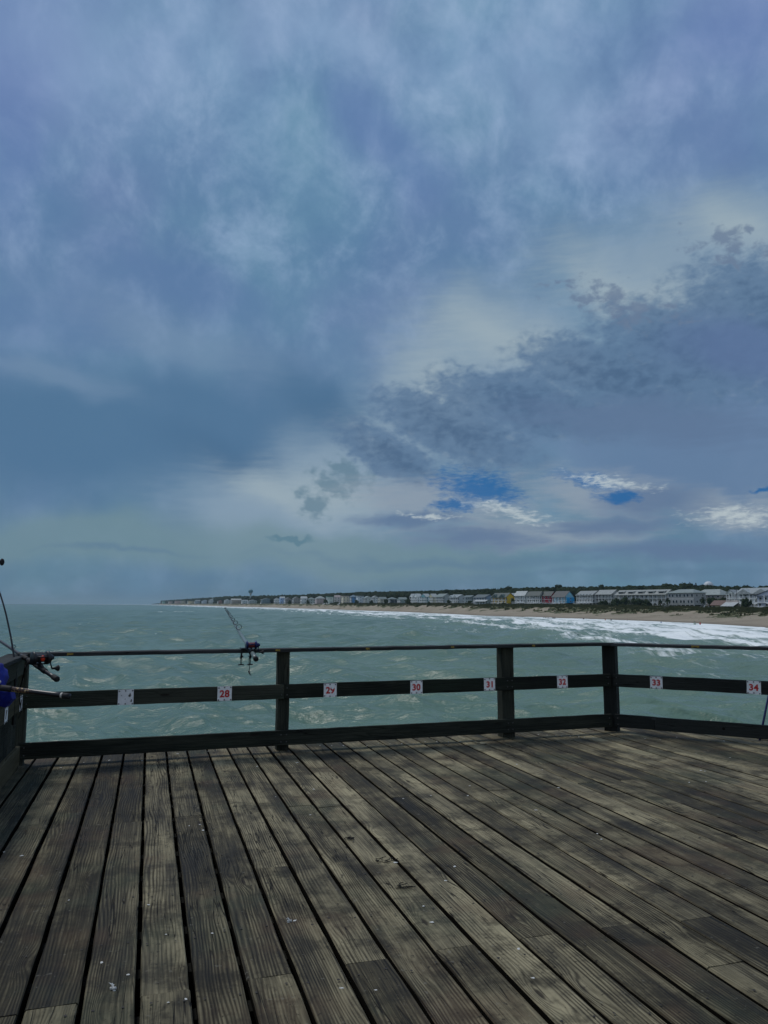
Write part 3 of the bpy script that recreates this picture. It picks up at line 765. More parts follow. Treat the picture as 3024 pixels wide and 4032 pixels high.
# left railing runs back towards the viewer; local X points away from the corner, local +Y is outwards
PL = PA+VD*0
rl = thing('wooden_railing', 'dark timber railing running back along the left edge of the deck', 'railing', (PA.x, PA.y, 0), math.atan2(VD.y, VD.x), 'timber railings round the pier end')
wood_box('bottom_rail', M_leftb, rl, -LLn, -.04, 0, .04, .004, .205, seed=10)
wood_box('middle_rail', M_leftb, rl, -LLn, -.04, 0, .038, .562, .706, seed=11)
wood_box('cap_rail', M_cap, rl, -LLn, .05, -.03, .165, 1.060, 1.098, chips=.008, seed=12)
wood_box('lower_cap_rail', M_rail, rl, -LLn, -.04, .0, .038, .90, 1.055, seed=13)
for x in (-2.35, -4.7): post(rl, x, .041, .18, .13, -.35, 1.058, M_rail)
for i in range(13):                       # upright boards closing the outer side of the left railing
    x = -.16-i*.158; B = MB(); B.box(x-.072, x+.072, .041, .060, -.1, 1.055); B.build('upright_board', M_rail, rl)
# ---------------------------------------------------------------- number plates
M_plate = plain('worn_white_plate', (.86,.87,.88), .45, vary=.14, scale=14)
M_red = plain('red_vinyl_figures', (.52,.012,.014), .5, vary=.15, scale=30)
M_screw = plain('dull_steel_screw', (.10,.10,.10), .4, .8)
M_rust = plain('rust_streak', (.10,.055,.03), .8)
def plate(P, D_, px, zc, txt, label, size=.15, tilt=0, scratch=None, name='number_plate'):
    r_ = ray(px, 2700); t_, x_ = np.linalg.solve(np.array([[r_.x, -D_.x], [r_.y, -D_.y]]), [P.x, P.y]); p = P+D_*float(x_)
    N = Vector((D_.y, -D_.x, 0))
    t = thing(name, label, 'sign', (p.x+N.x*.003, p.y+N.y*.003, zc), math.atan2(D_.y, D_.x), 'numbered fishing spot plates on the railing')
    t.rotation_euler = (0, tilt, math.atan2(D_.y, D_.x))
    h = size/2; B = MB(); rr_ = random.Random(px)
    pts = []
    for (x, z) in ((-h,-h),(0,-h),(h,-h),(h,0),(h,h),(0,h),(-h,h),(-h,0)): pts.append((x+rr_.uniform(-.0012,.0012), z+rr_.uniform(-.0012,.0012)))
    B.prism(pts, 'y', -.003, .0, 0); B.build('plate', M_plate, t)
    for (x, z) in ((-.42,.42),(0,.43),(.42,.42),(-.42,-.42),(0,-.43),(.42,-.42)):
        B = MB(); B.ball((x*size+rr_.uniform(-.003,.003), -.004, z*size+rr_.uniform(-.003,.003)), (.0075,.005,.0075), 8, 6); B.build('screw', M_screw, t, True)
    if txt:
        cu = bpy.data.curves.new('figures', 'FONT'); cu.body = txt; cu.size = size*.66; cu.align_x = 'CENTER'; cu.align_y = 'CENTER'
        cu.offset = .0034; cu.extrude = .0006; cu.space_character = 1.06
        to = bpy.data.objects.new('tmp', cu); COL.objects.link(to)
        bpy.context.view_layer.update()
        me_ = bpy.data.meshes.new_from_object(to.evaluated_get(bpy.context.evaluated_depsgraph_get()))
        bpy.data.objects.remove(to); me_.materials.clear(); me_.materials.append(M_red)
        xs = [v.co.x for v in me_.vertices]; ys = [v.co.y for v in me_.vertices]
        me_.transform(Matrix.Translation((-(min(xs)+max(xs))/2, -(min(ys)+max(ys))/2, 0)))
        fo = bpy.data.objects.new('number', me_); COL.objects.link(fo); fo.parent = t
        fo.rotation_euler = (R(90), 0, 0); fo.location = (0, -.0045, 0)
    if scratch:
        B = MB(); B.prism(scratch, 'y', -.0066, -.0052); B.build('worn_patch', M_plate, t)
    return t
zc = .636
plate(PA, MD, 497, zc, '', 'blank white plate on the dark rail, its number worn away', .155, scratch=None)
plate(PA, MD, 885, zc+.002, '28', 'white plate with red number 28 on the dark railing', .152)
plate(PA, MD, 1300, zc, '29', 'white plate with red number 29 whose nine is partly worn off', .148, scratch=[(.012,.018),(.026,.006),(.044,.020),(.046,.042),(.010,.040)])
plate(PA, MD, 1639, zc, '30', 'white plate with red number 30 on the dark railing', .148)
plate(PA, MD, 1927, zc+.004, '31', 'white plate with red number 31 beside the second post', .146)
plate(PA, MD, 2214, zc+.004, '32', 'white plate with red number 32 just left of the corner post', .146)
plate(PC, RD, 2585, zc+.002, '33', 'white plate with red number 33 on the greyer angled railing', .146)
plate(PC, RD, 2968, zc+.002, '34', 'white plate with red number 34 at the right edge of the photo', .148, R(2))
def lplate(x, z, label, tilt):
    p = PA+VD*x; N = UD
    t = thing('number_plate', label, 'sign', (p.x+N.x*.004, p.y+N.y*.004, z), 0, 'numbered fishing spot plates on the railing')
    t.rotation_euler = (0, tilt, math.atan2(VD.y, VD.x)); B = MB(); h = .075
    B.prism([(-h,-h),(0,-h+.006),(h,-h),(h-.004,0),(h,h),(-.01,h-.004),(-h,h),(-h+.006,.02)], 'y', -.003, 0); B.build('plate', M_plate, t)
    for (x_, z_) in ((-.42,.42),(0,.43),(.42,.42),(-.42,-.42),(0,-.43),(.42,-.42)):
        B = MB(); B.ball((x_*.15, -.004, z_*.15), (.0075,.005,.0075), 8, 6); B.build('screw', M_screw, t, True)
    B = MB(); B.prism([(-.04,-.03),(-.02,-.045),(.0,.0),(.03,.03),(-.01,.04),(-.03,.01)], 'y', -.0045, -.0035); B.build('stain', M_rust, t)
# marks on the blank plate: old screw holes and a scuff
bl = [o for o in bpy.data.objects if o.get('label', '').startswith('blank white plate')][0]
for (x, z) in ((-.042,.018), (-.006,-.018)): B = MB(); B.tube([(x,-.0034,z),(x,-.0028,z)], .0045, 8); B.build('old_hole', M_screw, bl)
B = MB(); B.prism([(.022,.012),(.036,.030),(.040,.048),(.048,.030),(.052,.012),(.038,.000)], 'y', -.0036, -.0031); B.build('scuff', M_screw, bl)
B = MB(); B.prism([(.046,-.045),(.060,-.050),(.062,-.025),(.054,-.020)], 'y', -.0036, -.0031); B.build('scuff', M_screw, bl)
for (par, xs) in ((rm, [x_p1-.03, x_p1+.03, x_p2-.03, x_p2+.03, LM-.05, .03]), (rr2, [.06, 2.27, 2.33])):
    for x in xs:
        for z in (.10, .175, .60, .675):
            B = MB(); B.ball((x, -.001, z), (.008,.004,.008), 8, 5); B.build('nail', M_screw, par, True)
lplate(-.98, .635, 'weathered plate seen edge on, nearer one on the left railing', 0)
lplate(-.16, .63, 'tattered plate seen edge on beside the left corner post', R(3))
# ---------------------------------------------------------------- fishing gear
M_blk = plain('black_plastic', (.006,.007,.009), .4)
M_blk2 = plain('black_rubber', (.005,.005,.006), .75)
M_blank = plain('grey_green_rod_blank', (.13,.17,.165), .35, vary=.1)
M_blue = plain('blue_anodised_metal', (.006,.013,.085), .3, .5)
M_spool = plain('dark_red_line', (.13,.012,.018), .6)
M_org = plain('orange_red_line', (.75,.04,.008), .5)
M_steel = plain('guide_steel', (.03,.035,.04), .35, .6)
M_dkblank = plain('dark_rod_blank', (.006,.006,.010), .35)
M_cork = plain('white_handle_wrap', (.55,.52,.46), .7)
M_bluefab, nt, b = new_mat('bright_blue_fabric')
nz = nt.noise(nt.node('ShaderNodeTexCoord').outputs['Object'], 9, 4, .6)
nt.put(b.inputs['Base Color'], nt.ramp(nz, [(.35, (.001,.004,.13,1)), (.7, (.002,.018,.32,1))])); b.inputs['Roughness'].default_value = .75
bp = nt.node('ShaderNodeBump'); bp.inputs['Strength'].default_value = .6; bp.inputs['Distance'].default_value = .02; nt.put(bp.inputs['Height'], nz); nt.put(b.inputs['Normal'], bp.outputs[0])
def multiplier_reel(parent, c, ax, up, fw, plate_m, spool_m, s=1.0, knob_side=1):
    """c centre on the rod seat, ax spool axis, up away from rod, fw rod direction to tip"""
    ax, up, fw = [Vector(v).normalized() for v in (ax, up, fw)]; c = Vector(c); o = c+up*.048*s
    B = MB(); B.tube([o-ax*.026*s, o+ax*.026*s], .021*s, 16); r = B.build('reel', plate_m, parent)  # core bar
    r.data.materials.clear(); r.data.materials.append(spool_m)
    B = MB()
    for q in (-1, 1):
        B.tube([o+ax*q*.027*s, o+ax*q*.031*s, o+ax*q*.040*s, o+ax*q*.043*s], [.030*s,.034*s,.034*s,.026*s], 20)
    B.tube([o+ax*.043*s, o+ax*.060*s], [.022*s,.015*s], 14)
    for (a, b_) in ((.9,.42),(-.9,.42),(0,-1)):
        d_ = (fw*a+up*b_).normalized()*.031*s
        B.tube([o+d_-ax*.03*s, o+d_+ax*.03*s], .0035*s, 8)
    B.build('side_plates', plate_m, r, True)
    B = MB(); B.tube([c-fw*.045*s+up*.012*s, c+up*.018*s, c+fw*.045*s+up*.012*s], [.006*s,.011*s,.006*s], 8); B.tube([c+up*.01*s, o-up*.03*s], .010*s, 8)
    B.build('reel_foot', plate_m, r, True)
    h = o+ax*.062*s*knob_side
    B = MB(); e = h+(-up*.055-fw*.012)*s
    B.tube([h-ax*.01*s*knob_side, h+ax*.006*s*knob_side], .010*s, 10); B.tube([h+up*.012*s, h-up*.01*s-ax*.004*s, h-up*.03*s-ax*.007*s*knob_side, e], [.0045*s,.0035*s,.0035*s,.0035*s], 8)
    hd = B.build('crank_handle', plate_m, r, True)
    B = MB(); B.tube([e, e+ax*.014*s*knob_side, e+ax*.024*s*knob_side, e+ax*.032*s*knob_side, e+ax*.036*s*knob_side], [.005*s,.006*s,.012*s,.017*s,.013*s], 14)
    B.build('knob', M_blk2, r, True)
    return r
def rod_thing(label, butt, tip, bend=0, r0=.016, r1=.0018, blank=M_blank, group='fishing rods on the pier'):
    t = thing('fishing_rod', label, 'fishing rod', butt, 0, group)
    L = Vector(tip)-Vector(butt); pts = []; rad = []
    n = 24
    for i in range(n+1):
        f = i/n; p = L*f+Vector((0,0,-1))*bend*(f**2.2)
        pts.append(p); rad.append(r0*(1-f)**.9+r1)
    B = MB(); B.tube(pts, rad, 10); B.build('blank', blank, t, True)
    return t, L, pts
# ---- rod in the holder at the middle of the long rail
Bt = at(1008, 2595, 8.05); Tp = at(885, 2396, 11.0)
t, L, pts = rod_thing('grey fishing rod with blue reel held in the rail clamp near plate 28', Bt, Tp, 0, .0200, .0055)
d = L.normalized(); side = d.cross(Vector((0,0,1))).normalized(); up = side.cross(d)
if up.z < 0: up = -up
def ataxis(f): return L*f
def rad_at(f): return .0200*(1-f)**.9+.0055
for px, rg in ((940,.032), (927,.025), (917.6,.019), (909.7,.016), (902.5,.014), (897.6,.012), (892.8,.011), (886.8,.010)):
    lo, hi_ = 0, 1
    for _ in range(40):
        f = (lo+hi_)/2; P = Bt+L*f; x = 1512+P.x/(P.y*math.cos(PITCH)+(P.z-HC)*math.sin(PITCH))*FPX
        if x > px: lo = f
        else: hi_ = f
    c = L*f+up*(rad_at(f)+rg)
    B = MB(); B.torus(c, d+up*.25, rg, .0038, 18, 6)
    B.tube([L*f+up*rad_at(f)-d*.035, c-up*rg*.9, L*f+up*rad_at(f)+d*.02], .0025, 6); B.tube([c-up*rg-side*.0-d*.0, L*f-d*.05], .003, 6)
    B.build('line_guide', M_steel, t, True)
B = MB(); B.tube([-d*.012, d*.004, d*.03], [.0255,.0275,.0262], 16); B.build('butt_cap', M_blk2, t, True)
B = MB(); B.tube([d*.26, d*.30, d*.42, d*.48], [.025,.028,.028,.024], 14); B.build('reel_seat', M_blk, t, True)
ax = side if side.x > 0 else -side
multiplier_reel(t, d*.37, ax, up, d, M_blue, M_spool, 1.35)
gp = [L*f+up*(rad_at(f)+.03*(1-f)) for f in (.17,.28,.5,.75,.98)]
# ---- its holder: clamp on the cap rail
cx_ = at(975, 2555, 8.36)
hx = (Vector((cx_.x, cx_.y, 0))-PA).dot(MD)
hp = PA+MD*hx
hl = thing('rod_holder', 'black clamp rod holder gripping the cap rail under the grey rod', 'rod holder', (hp.x, hp.y, 1.106), math.atan2(MD.y, MD.x))
B = MB(); B.box(-.055, .055, -.045, .11, .0, .012); B.box(-.060, -.042, -.052, -.034, -.085, .010); B.box(.038, .056, -.052, -.034, -.085, .010)
B.box(-.060, -.030, -.052, .01, -.085, -.072); B.box(.030, .060, -.052, .01, -.085, -.072)
B.build('clamp_frame', M_blk, hl)
inv = Matrix.Rotation(-math.atan2(MD.y, MD.x), 3, 'Z')
def loc_h(P): return inv @ (P-Vector((hp.x, hp.y, 1.106)))
B = MB(); c0 = loc_h(Bt+L*.085+Vector((0,0,-.0))); c1 = loc_h(Bt+L*.20); B.tube([c0, c0+(c1-c0)*.05, c1-(c1-c0)*.05, c1], [.036,.033,.033,.036], 18, cap=False)
B.tube([(0, .0, .008), (c0+c1)/2-Vector((0,0,.02))], .016, 10); B.build('cradle_tube', M_blk, hl, True)
for q in (-.051, .047):
    B = MB(); B.tube([(q, -.02, -.075), (q, -.02, -.10)], .012, 8); B.tube([(q, -.02, -.062), (q, -.02, -.165)], .006, 8)
    s_ = B.build('clamp_screw', M_blk, hl, True)
    B = MB(); B.tube([(q-.030, -.02, -.165), (q+.030, -.02, -.165)], .0065, 8); B.build('t_handle', M_blk, s_, True)
# safety cord below the reel
cp0 = at(981, 2590, 8.30)
cd_ = thing('safety_cord', 'short black cord with frayed end hanging below the middle rod', 'cord', cp0)
B = MB(); rel = [at(981,2590,8.30), at(980,2606,8.31), at(982,2628,8.31), at(981,2640,8.31)]; B.tube([p-cp0 for p in rel], .0035, 6); B.build('cord', M_blk2, cd_)
rel = [at(979,2640,8.31), at(981,2647,8.31), at(984,2654,8.30), at(989,2661,8.30)]; B = MB(); B.tube([p-cp0 for p in rel], [.007,.009,.006,.002], 7); B.build('frayed_end', M_blk2, cd_)
# ---- rod across the left corner post with the orange line
Bt2 = at(224, 2674, 6.95); Tp2 = at(-900, 2010, 9.6)
M1 = at(76, 2575, 7.55)
d2 = (M1-Bt2).normalized(); Tp2 = Bt2+d2*3.4
t, L, pts = rod_thing('dark fishing rod with orange spool resting on the left corner post', Bt2, Tp2, .0, .0150, .0045, M_dkblank)
side = d2.cross(Vector((0,0,1))).normalized(); up = side.cross(d2)
if up.z < 0: up = -up
B = MB(); B.tube([-d2*.01, d2*.0, d2*.075, d2*.10], [.024,.027,.025,.017], 12); B.build('butt_cap', M_blk2, t, True)
for a, b_, r_ in ((.24,.33,.025), (.33,.52,.022), (.56,.66,.026), (.68,.80,.023), (.84,.90,.019)):
    B = MB(); B.tube([d2*a, d2*(a+.015), d2*(b_-.015), d2*b_], [r_*.8,r_,r_,r_*.8], 12); B.build('grip', M_blk2, t, True)
ax = side if side.x > 0 else -side
rl_ = multiplier_reel(t, d2*.40, ax, up, d2, M_blk, M_blk, 1.8)
B = MB(); c = d2*.372+up*.088; B.ball(c+ax*.010, (.020,.026,.028), 14, 10); B.build('line_spool', M_org, rl_, True)
B = MB(); c = d2*1.05+up*.03; B.torus(c, d2, .018, .003, 16, 6); B.tube([c-up*.018, d2*1.01], .003, 6); B.build('line_guide', M_steel, t, True)
# black strap hanging from that rod
c0 = at(110, 2607, 7.3)
st = thing('rod_strap', 'black strap hanging from the corner rod down beside the post', 'strap', c0)
B = MB(); P_ = [at(110,2607,7.3), at(103,2622,7.32), at(98,2640,7.34), at(90,2672,7.38), at(82,2700,7.42), at(76,2740,7.44), at(80,2772,7.46), at(84,2800,7.48), at(72,2830,7.5)]
B.tube([p-c0 for p in P_], [.006,.008,.010,.007,.006,.005,.005,.004,.003], 7); B.build('strap', M_blk2, st, True)
B = MB(); B.tube([P_[1]-c0, P_[2]-c0], [.011,.013], 8); B.build('buckle', M_blk, st, True)
# ---- thin bent rod standing by the corner
Bp = at(62, 2640, 7.35)
t4 = thing('fishing_rod', 'thin dark rod bent like a bow standing at the left corner', 'fishing rod', Bp, 0, 'fishing rods on the pier')
P_ = [at(62,2640,7.35), at(58,2600,7.4), at(52,2565,7.4), at(44,2515,7.45), at(36,2475,7.5), at(24,2420,7.5), at(12,2375,7.55), at(1,2340,7.6), at(-14,2300,7.6), at(-50,2220,7.7), at(-120,2100,7.8), at(-220,1980,7.9)]
B = MB(); B.tube([p-Bp for p in P_], [.010,.010,.009,.0088,.0085,.0082,.008,.0078,.007,.006,.005,.004], 8); B.build('blank', M_dkblank, t4, True)
B = MB(); B.tube([Vector((0,0,-.5)), Vector((0,0,-.02)), P_[1]-Bp], [.011,.012,.010], 8); B.build('grip', M_blk2, t4, True)
# ---- rod lying over the left railing, mottled handle towards the deck
Bt3 = at(276, 2742, 4.55); G3 = at(0, 2708, 4.62); d3 = (G3-Bt3).normalized()
t, L, pts = rod_thing('fishing rod with mottled brown and cream handle pointing in from the left', Bt3, Bt3+d3*2.6, -.02, .0125, .003, M_dkblank)
M_mot, nt, b = new_mat('mottled_handle_wrap')
nz = nt.noise(nt.node('ShaderNodeTexCoord').outputs['Object'], 75, 2, .5)
nt.put(b.inputs['Base Color'], nt.ramp(nz, [(.44, (.022,.010,.009,1)), (.55, (.08,.028,.018,1)), (.60, (.34,.23,.09,1)), (.72, (.60,.50,.30,1))])); b.inputs['Roughness'].default_value = .5
B = MB(); B.tube([-d3*.0, d3*.045], [.0165,.0165], 14); B.build('butt_cap', M_blk2, t, True)
B = MB(); B.tube([d3*.045, d3*.057], [.0158,.0158], 14); B.build('ring', M_cork, t, True)
B = MB(); B.tube([d3*.057, d3*.20, d3*.37], [.0130,.0138,.0150], 14); B.build('handle', M_mot, t, True)
B = MB(); B.tube([d3*.37, d3*.385, d3*.50], [.0165,.018,.018], 14); B.build('foregrip', M_blk2, t, True)
B = MB(); B.ball(d3*.475+Vector((0,0,.030)), (.026,.020,.014), 12, 8); B.build('reel', M_cork, t, True)
# ---- upright rod just outside the left edge: only the reel knob shows
D5 = 6.0; k0 = at(8, 2213, D5); b5 = Vector((k0.x-.10, D5, 0))
t5 = thing('fishing_rod', 'upright rod at the left edge showing only its round black reel knob', 'fishing rod', b5, 0, 'fishing rods on the pier')
B = MB(); B.tube([(0,0,0.01), (0,0,1.2), (.0,.0,2.0), (-.05,.05,3.2)], [.014,.012,.010,.004], 8); B.build('blank', M_dkblank, t5, True)
B = MB(); kz = k0-b5; B.tube([(0,0,kz.z+.02), (.03,0,kz.z+.01), kz-Vector((.035,0,0)), kz-Vector((.012,0,0))], [.018,.008,.008,.010], 8); B.build('crank_handle', M_blk, t5, True)
B = MB(); B.ball(kz, (.017,.020,.028), 14, 10); B.build('knob', M_blk2, t5, True)
# ---- blue fabric bundle on the left railing
c0 = at(-14, 2694, 6.28)
B = MB(); B.ball((-.02,0,.02), (.085,.12,.150), 28, 20, jit=.22, fn=lambda q: 1+.05*math.sin(q.x*9+q.z*7)+.04*math.sin(q.z*17)); bb = MB()
bag = thing('cloth_bundle', 'bright blue cloth bundle hanging over the left railing', 'cloth', c0)
B.build('bundle', M_bluefab, bag, True)
B = MB(); B.add([(x*.8, y, z) for x, y, z in [(-.05,-.10,-.05),(.155,-.02,-.06),(.165,0,-.12),(.10,0,-.185),(.04,-.02,-.165),(-.06,-.06,-.22),(-.05,.05,-.05),(.14,.08,-.06),(.15,.09,-.12),(.09,.09,-.18),(.03,.07,-.16),(-.06,.04,-.22)]],
  [(0,1,2,3,4,5),(11,10,9,8,7,6),(0,6,7,1),(1,7,8,2),(2,8,9,3),(3,9,10,4),(4,10,11,5),(5,11,6,0)]); B.build('loose_flap', M_bluefab, bag)
# ---- dark blue pole outside the right railing
p0 = at(3003, 2856, 9.35); p1 = at(3034, 2700, 9.45); dd = (p1-p0).normalized()
tp = thing('fishing_rod', 'dark blue rod leaning outside the angled railing at the right edge', 'fishing rod', p0-dd*.3, 0, 'fishing rods on the pier')
B = MB(); B.tube([Vector((0,0,0)), dd*.5, dd*1.0, dd*2.3], [.014,.012,.009,.003], 10); B.build('blank', plain('dark_blue_rod_blank', (.010,.014,.10), .4), tp, True)
B = MB(); B.tube([-dd*.01, dd*.03], [.017,.017], 10); B.build('butt_cap', M_blk2, tp, True)
# ---------------------------------------------------------------- scraps on the boards
M_shell = plain('white_shell_scrap', (.55,.55,.52), .6, vary=.1)
M_leaf = plain('dried_bait_scrap', (.34,.30,.20), .8, vary=.3, scale=60)
scr = [(85,3370),(16,3355),(240,3023),(745,3252),(788,3247),(800,3270),(653,3680),(835,3675),(585,3563),(400,3790),(450,3902),(662,3948),(732,3935),(1012,3018),(1170,3003),(1085,3138),(1222,3209),(1235,3108),
       (1557,3397),(1790,3412),(1700,3632),(1137,3633),(1160,3627),(1588,3145),(1850,3094),(1755,3468),(1667,3568),(2135,3031),(2368,3305),(2352,3283),(2760,3034),(2775,3037),(2780,3078),(2714,3081),(2042,3737),
       (2098,3852),(2740,2968),(2875,2983),(2110,3190),(1842,3133),(1697,3133),(2035,3010),(270,3545),(430,2994),(700,2968),(820,2958),(505,3838),(1480,3900),(1345,3892),(2200,3102)]
scr2 = [(2120+30*i+((i*37)%11), 2893+((i*53)%17)-i*.2) for i in range(8)]+[(1260+46*i, 2936-i*1.7+((i*29)%9)) for i in range(13)]+[(2480,2895),(2540,2908),(2600,2913),(2665,2903),(2850,2918),(2990,2930),(560,2996),(330,3002)]
rs = random.Random(8); protos = []
for i in range(5):
    B = MB(); n = 7; r_ = [rs.uniform(.6, 1.1) for _ in range(n)]
    p_ = [(math.cos(2*math.pi*j/n)*r_[j], math.sin(2*math.pi*j/n)*r_[j]*.7) for j in range(n)]
    B.add([(x, y, 0) for x, y in p_]+[(x*.7, y*.7, .22+rs.uniform(-.1,.1)) for x, y in p_], [tuple(range(n))[::-1], tuple(range(n, 2*n))]+[(j, (j+1)%n, n+(j+1)%n, n+j) for j in range(n)])
    me_ = bpy.data.meshes.new('shell_scrap'); me_.from_pydata(B.v, [], B.f); me_.materials.append(M_shell); protos.append(me_)
for i, (px, py) in enumerate(scr+scr2):
    p = onz(px, py, .0); s_ = rs.uniform(.0045, .0105)*(1.25 if i < len(scr) else .95); s_ *= (1+ (p.y/9)*.5)
    o = bpy.data.objects.new('shell_scrap', protos[i % 5]); COL.objects.link(o); o.location = (p.x, p.y, .001); o.scale = (s_, s_, s_*.6); o.rotation_euler = (0, 0, rs.uniform(0, 6.28))
    tag(o, 'small white scrap of shell lying on the deck boards', 'scrap', 'white scraps scattered on the deck boards')
# larger scraps
def scrap(px, py, r_, label, m=M_shell, name='feather'):
    p = onz(px, py, 0); t = thing(name, label, 'scrap', (p.x, p.y, .003)); B = MB(); rr_ = random.Random(px)
    n = 12; a0 = rr_.uniform(0, 3)
    for q in range(4):
        c = Vector((rr_.uniform(-r_, r_), rr_.uniform(-r_*.5, r_*.5), .004)); B.ball(c, (r_*rr_.uniform(.35,.7), r_*rr_.uniform(.2,.4), .006), 9, 6, jit=.5)
    B.build('lump', m, t, True)
    B = MB(); e = Vector((math.cos(a0), math.sin(a0), 0))*r_*1.7; B.tube([(0,0,.006), e*.6+Vector((0,0,.018)), e+Vector((0,0,.008))], [.005,.004,.001], 6)
    B.add([e*.5+Vector((0,0,.012)), e*1.1+Vector((.012,.012,.006)), e*1.2+Vector((-.01,.0,.02))], [(0,1,2)]); B.build('tail', m, t)
scrap(1892, 2929, .055, 'pale dried bait scrap on the boards left of the second post', M_leaf, 'bait_scrap')
scrap(446, 3899, .012, 'white curled bird feather on the boards at the lower left', M_shell, 'feather')
scrap(1140, 3633, .010, 'ragged white scrap on a dark board below the centre', M_shell, 'torn_scrap')
M_weed = plain('dry_black_weed', (.012,.012,.010), .9)
def weed(px, py, label, s_=.07):
    p = onz(px, py, 0); B = MB(); rr_ = random.Random(px)
    for q in range(9):
        c = Vector((rr_.uniform(-s_, s_), rr_.uniform(-s_*.4, s_*.4), .004)); pts_ = [c]
        for j in range(4): pts_.append(pts_[-1]+Vector((rr_.uniform(-.02,.03), rr_.uniform(-.012,.012), rr_.uniform(-.004,.008))))
        for v_ in pts_: v_.z = max(.003, v_.z)
        B.tube(pts_, .0022, 5)
    o = B.build('dried_seaweed', M_weed, None, False, (p.x, p.y, 0)); tag(o, label, 'seaweed', 'dark weed scraps caught on the deck boards')
weed(1530, 3392, 'tangled black weed on a board in the middle of the deck')
weed(1570, 3495, 'smaller black weed strand just below the tangled one', .04)
weed(1370, 3305, 'thin black weed strand left of the deck centre', .03)
# ---------------------------------------------------------------- houses along the dunes
_pm = {}
def paint(c, rough=.7):
    k = (c, rough)
    if k not in _pm:
        m, nt, b = new_mat('painted_siding'); tc = nt.node('ShaderNodeTexCoord').outputs['Object']
        sp = nt.node('ShaderNodeSeparateXYZ'); nt.put(sp.inputs[0], tc)
        lap = nt.m('FRACT', nt.m('MULTIPLY', sp.outputs[2], 4)); n = nt.noise(tc, .7, 4, .6)
        c = tuple(min(.85, x*1.3) for x in c); dk = tuple([x*.82 for x in c]+[1]); lt = tuple([min(.9, x*1.1) for x in c]+[1])
        col = nt.ramp(n, [(.3, dk), (.7, lt)]); col = nt.mix(nt.ss(lap, .88, .98, 0, .35), col, tuple([x*.5 for x in c]+[1]))
        nt.put(b.inputs['Base Color'], col); b.inputs['Roughness'].default_value = rough; b.inputs['Specular IOR Level'].default_value = .25; _pm[k] = m
    return _pm[k]
def roofmat(c):
    k = (c, 'roof')
    if k not in _pm:
        m, nt, b = new_mat('roof_covering'); tc = nt.node('ShaderNodeTexCoord').outputs['Object']
        n = nt.noise(tc, .9, 5, .65); sp = nt.node('ShaderNodeSeparateXYZ'); nt.put(sp.inputs[0], tc)
        seam = nt.m('FRACT', nt.m('MULTIPLY', sp.outputs[0], 1.6))
        col = nt.ramp(n, [(.3, tuple([x*.48 for x in c]+[1])), (.7, tuple([min(.9, x*.78) for x in c]+[1]))])
        nt.put(b.inputs['Base Color'], nt.mix(nt.ss(seam, .9, .97, 0, .3), col, tuple([x*.6 for x in c]+[1]))); b.inputs['Roughness'].default_value = .55; _pm[k] = m
    return _pm[k]
M_white = paint((.62,.66,.66)); M_glass, nt, b = new_mat('window_glass')
nt.put(b.inputs['Base Color'], nt.ramp(nt.noise(nt.node('ShaderNodeTexCoord').outputs['Object'], .8, 3), [(.4, (.015,.022,.03,1)), (.65, (.05,.065,.08,1))])); b.inputs['Roughness'].default_value = .12
M_dark = plain('shaded_opening', (.025,.028,.03), .9)
def tangent(px):
    p0 = at(px+60, 2376, T(HOUD, px+60)); p1 = at(px-60, 2376, T(HOUD, px-60))
    d = Vector((p0.x-p1.x, p0.y-p1.y, 0)).normalized(); return d       # points towards the near (right) end
WINM = {}
def window(root, x, y, z, w_, h, face, frame=M_white, name='window'):
    """face: 'f' front (normal -Y), 'l' left end (normal -X), 'r' right end (+X)"""
    key = (round(w_,2), round(h,2), frame.name)
    if key not in WINM:
        B = MB(); B.box(-w_/2, w_/2, -.06, .02, -h/2, h/2, 0)
        B.box(-w_/2+.09, w_/2-.09, -.075, -.062, -h/2+.09, h/2-.09, 1); 
        o = B.build(name, [frame, M_glass]); WINM[key] = o.data; bpy.data.objects.remove(o)
    o = bpy.data.objects.new(name, WINM[key]); COL.objects.link(o); o.parent = root; o.location = (x, y, z)
    o.rotation_euler = (0, 0, {'f': 0, 'l': -math.pi/2, 'r': math.pi/2}[face]); return o
def gable_roof(B, x0, x1, y0, y1, z0, h, along, ov=.5, th=.22):
    """gable roof shell; ridge along 'x' or 'y'"""
    if along == 'x':
        ym = (y0+y1)/2; a = [(y0-ov, z0-th), (ym, z0+h-th*.2), (y1+ov, z0-th), (y1+ov, z0), (ym, z0+h), (y0-ov, z0)]
        B.prism([(y0-ov,z0), (ym,z0+h), (y1+ov,z0), (y1+ov,z0-th), (ym,z0+h-th), (y0-ov,z0-th)], 'x', x0-ov, x1+ov)
    else:
        xm = (x0+x1)/2
        B.prism([(x0-ov,z0), (xm,z0+h), (x1+ov,z0), (x1+ov,z0-th), (xm,z0+h-th), (x0-ov,z0-th)], 'y', y0-ov, y1+ov)
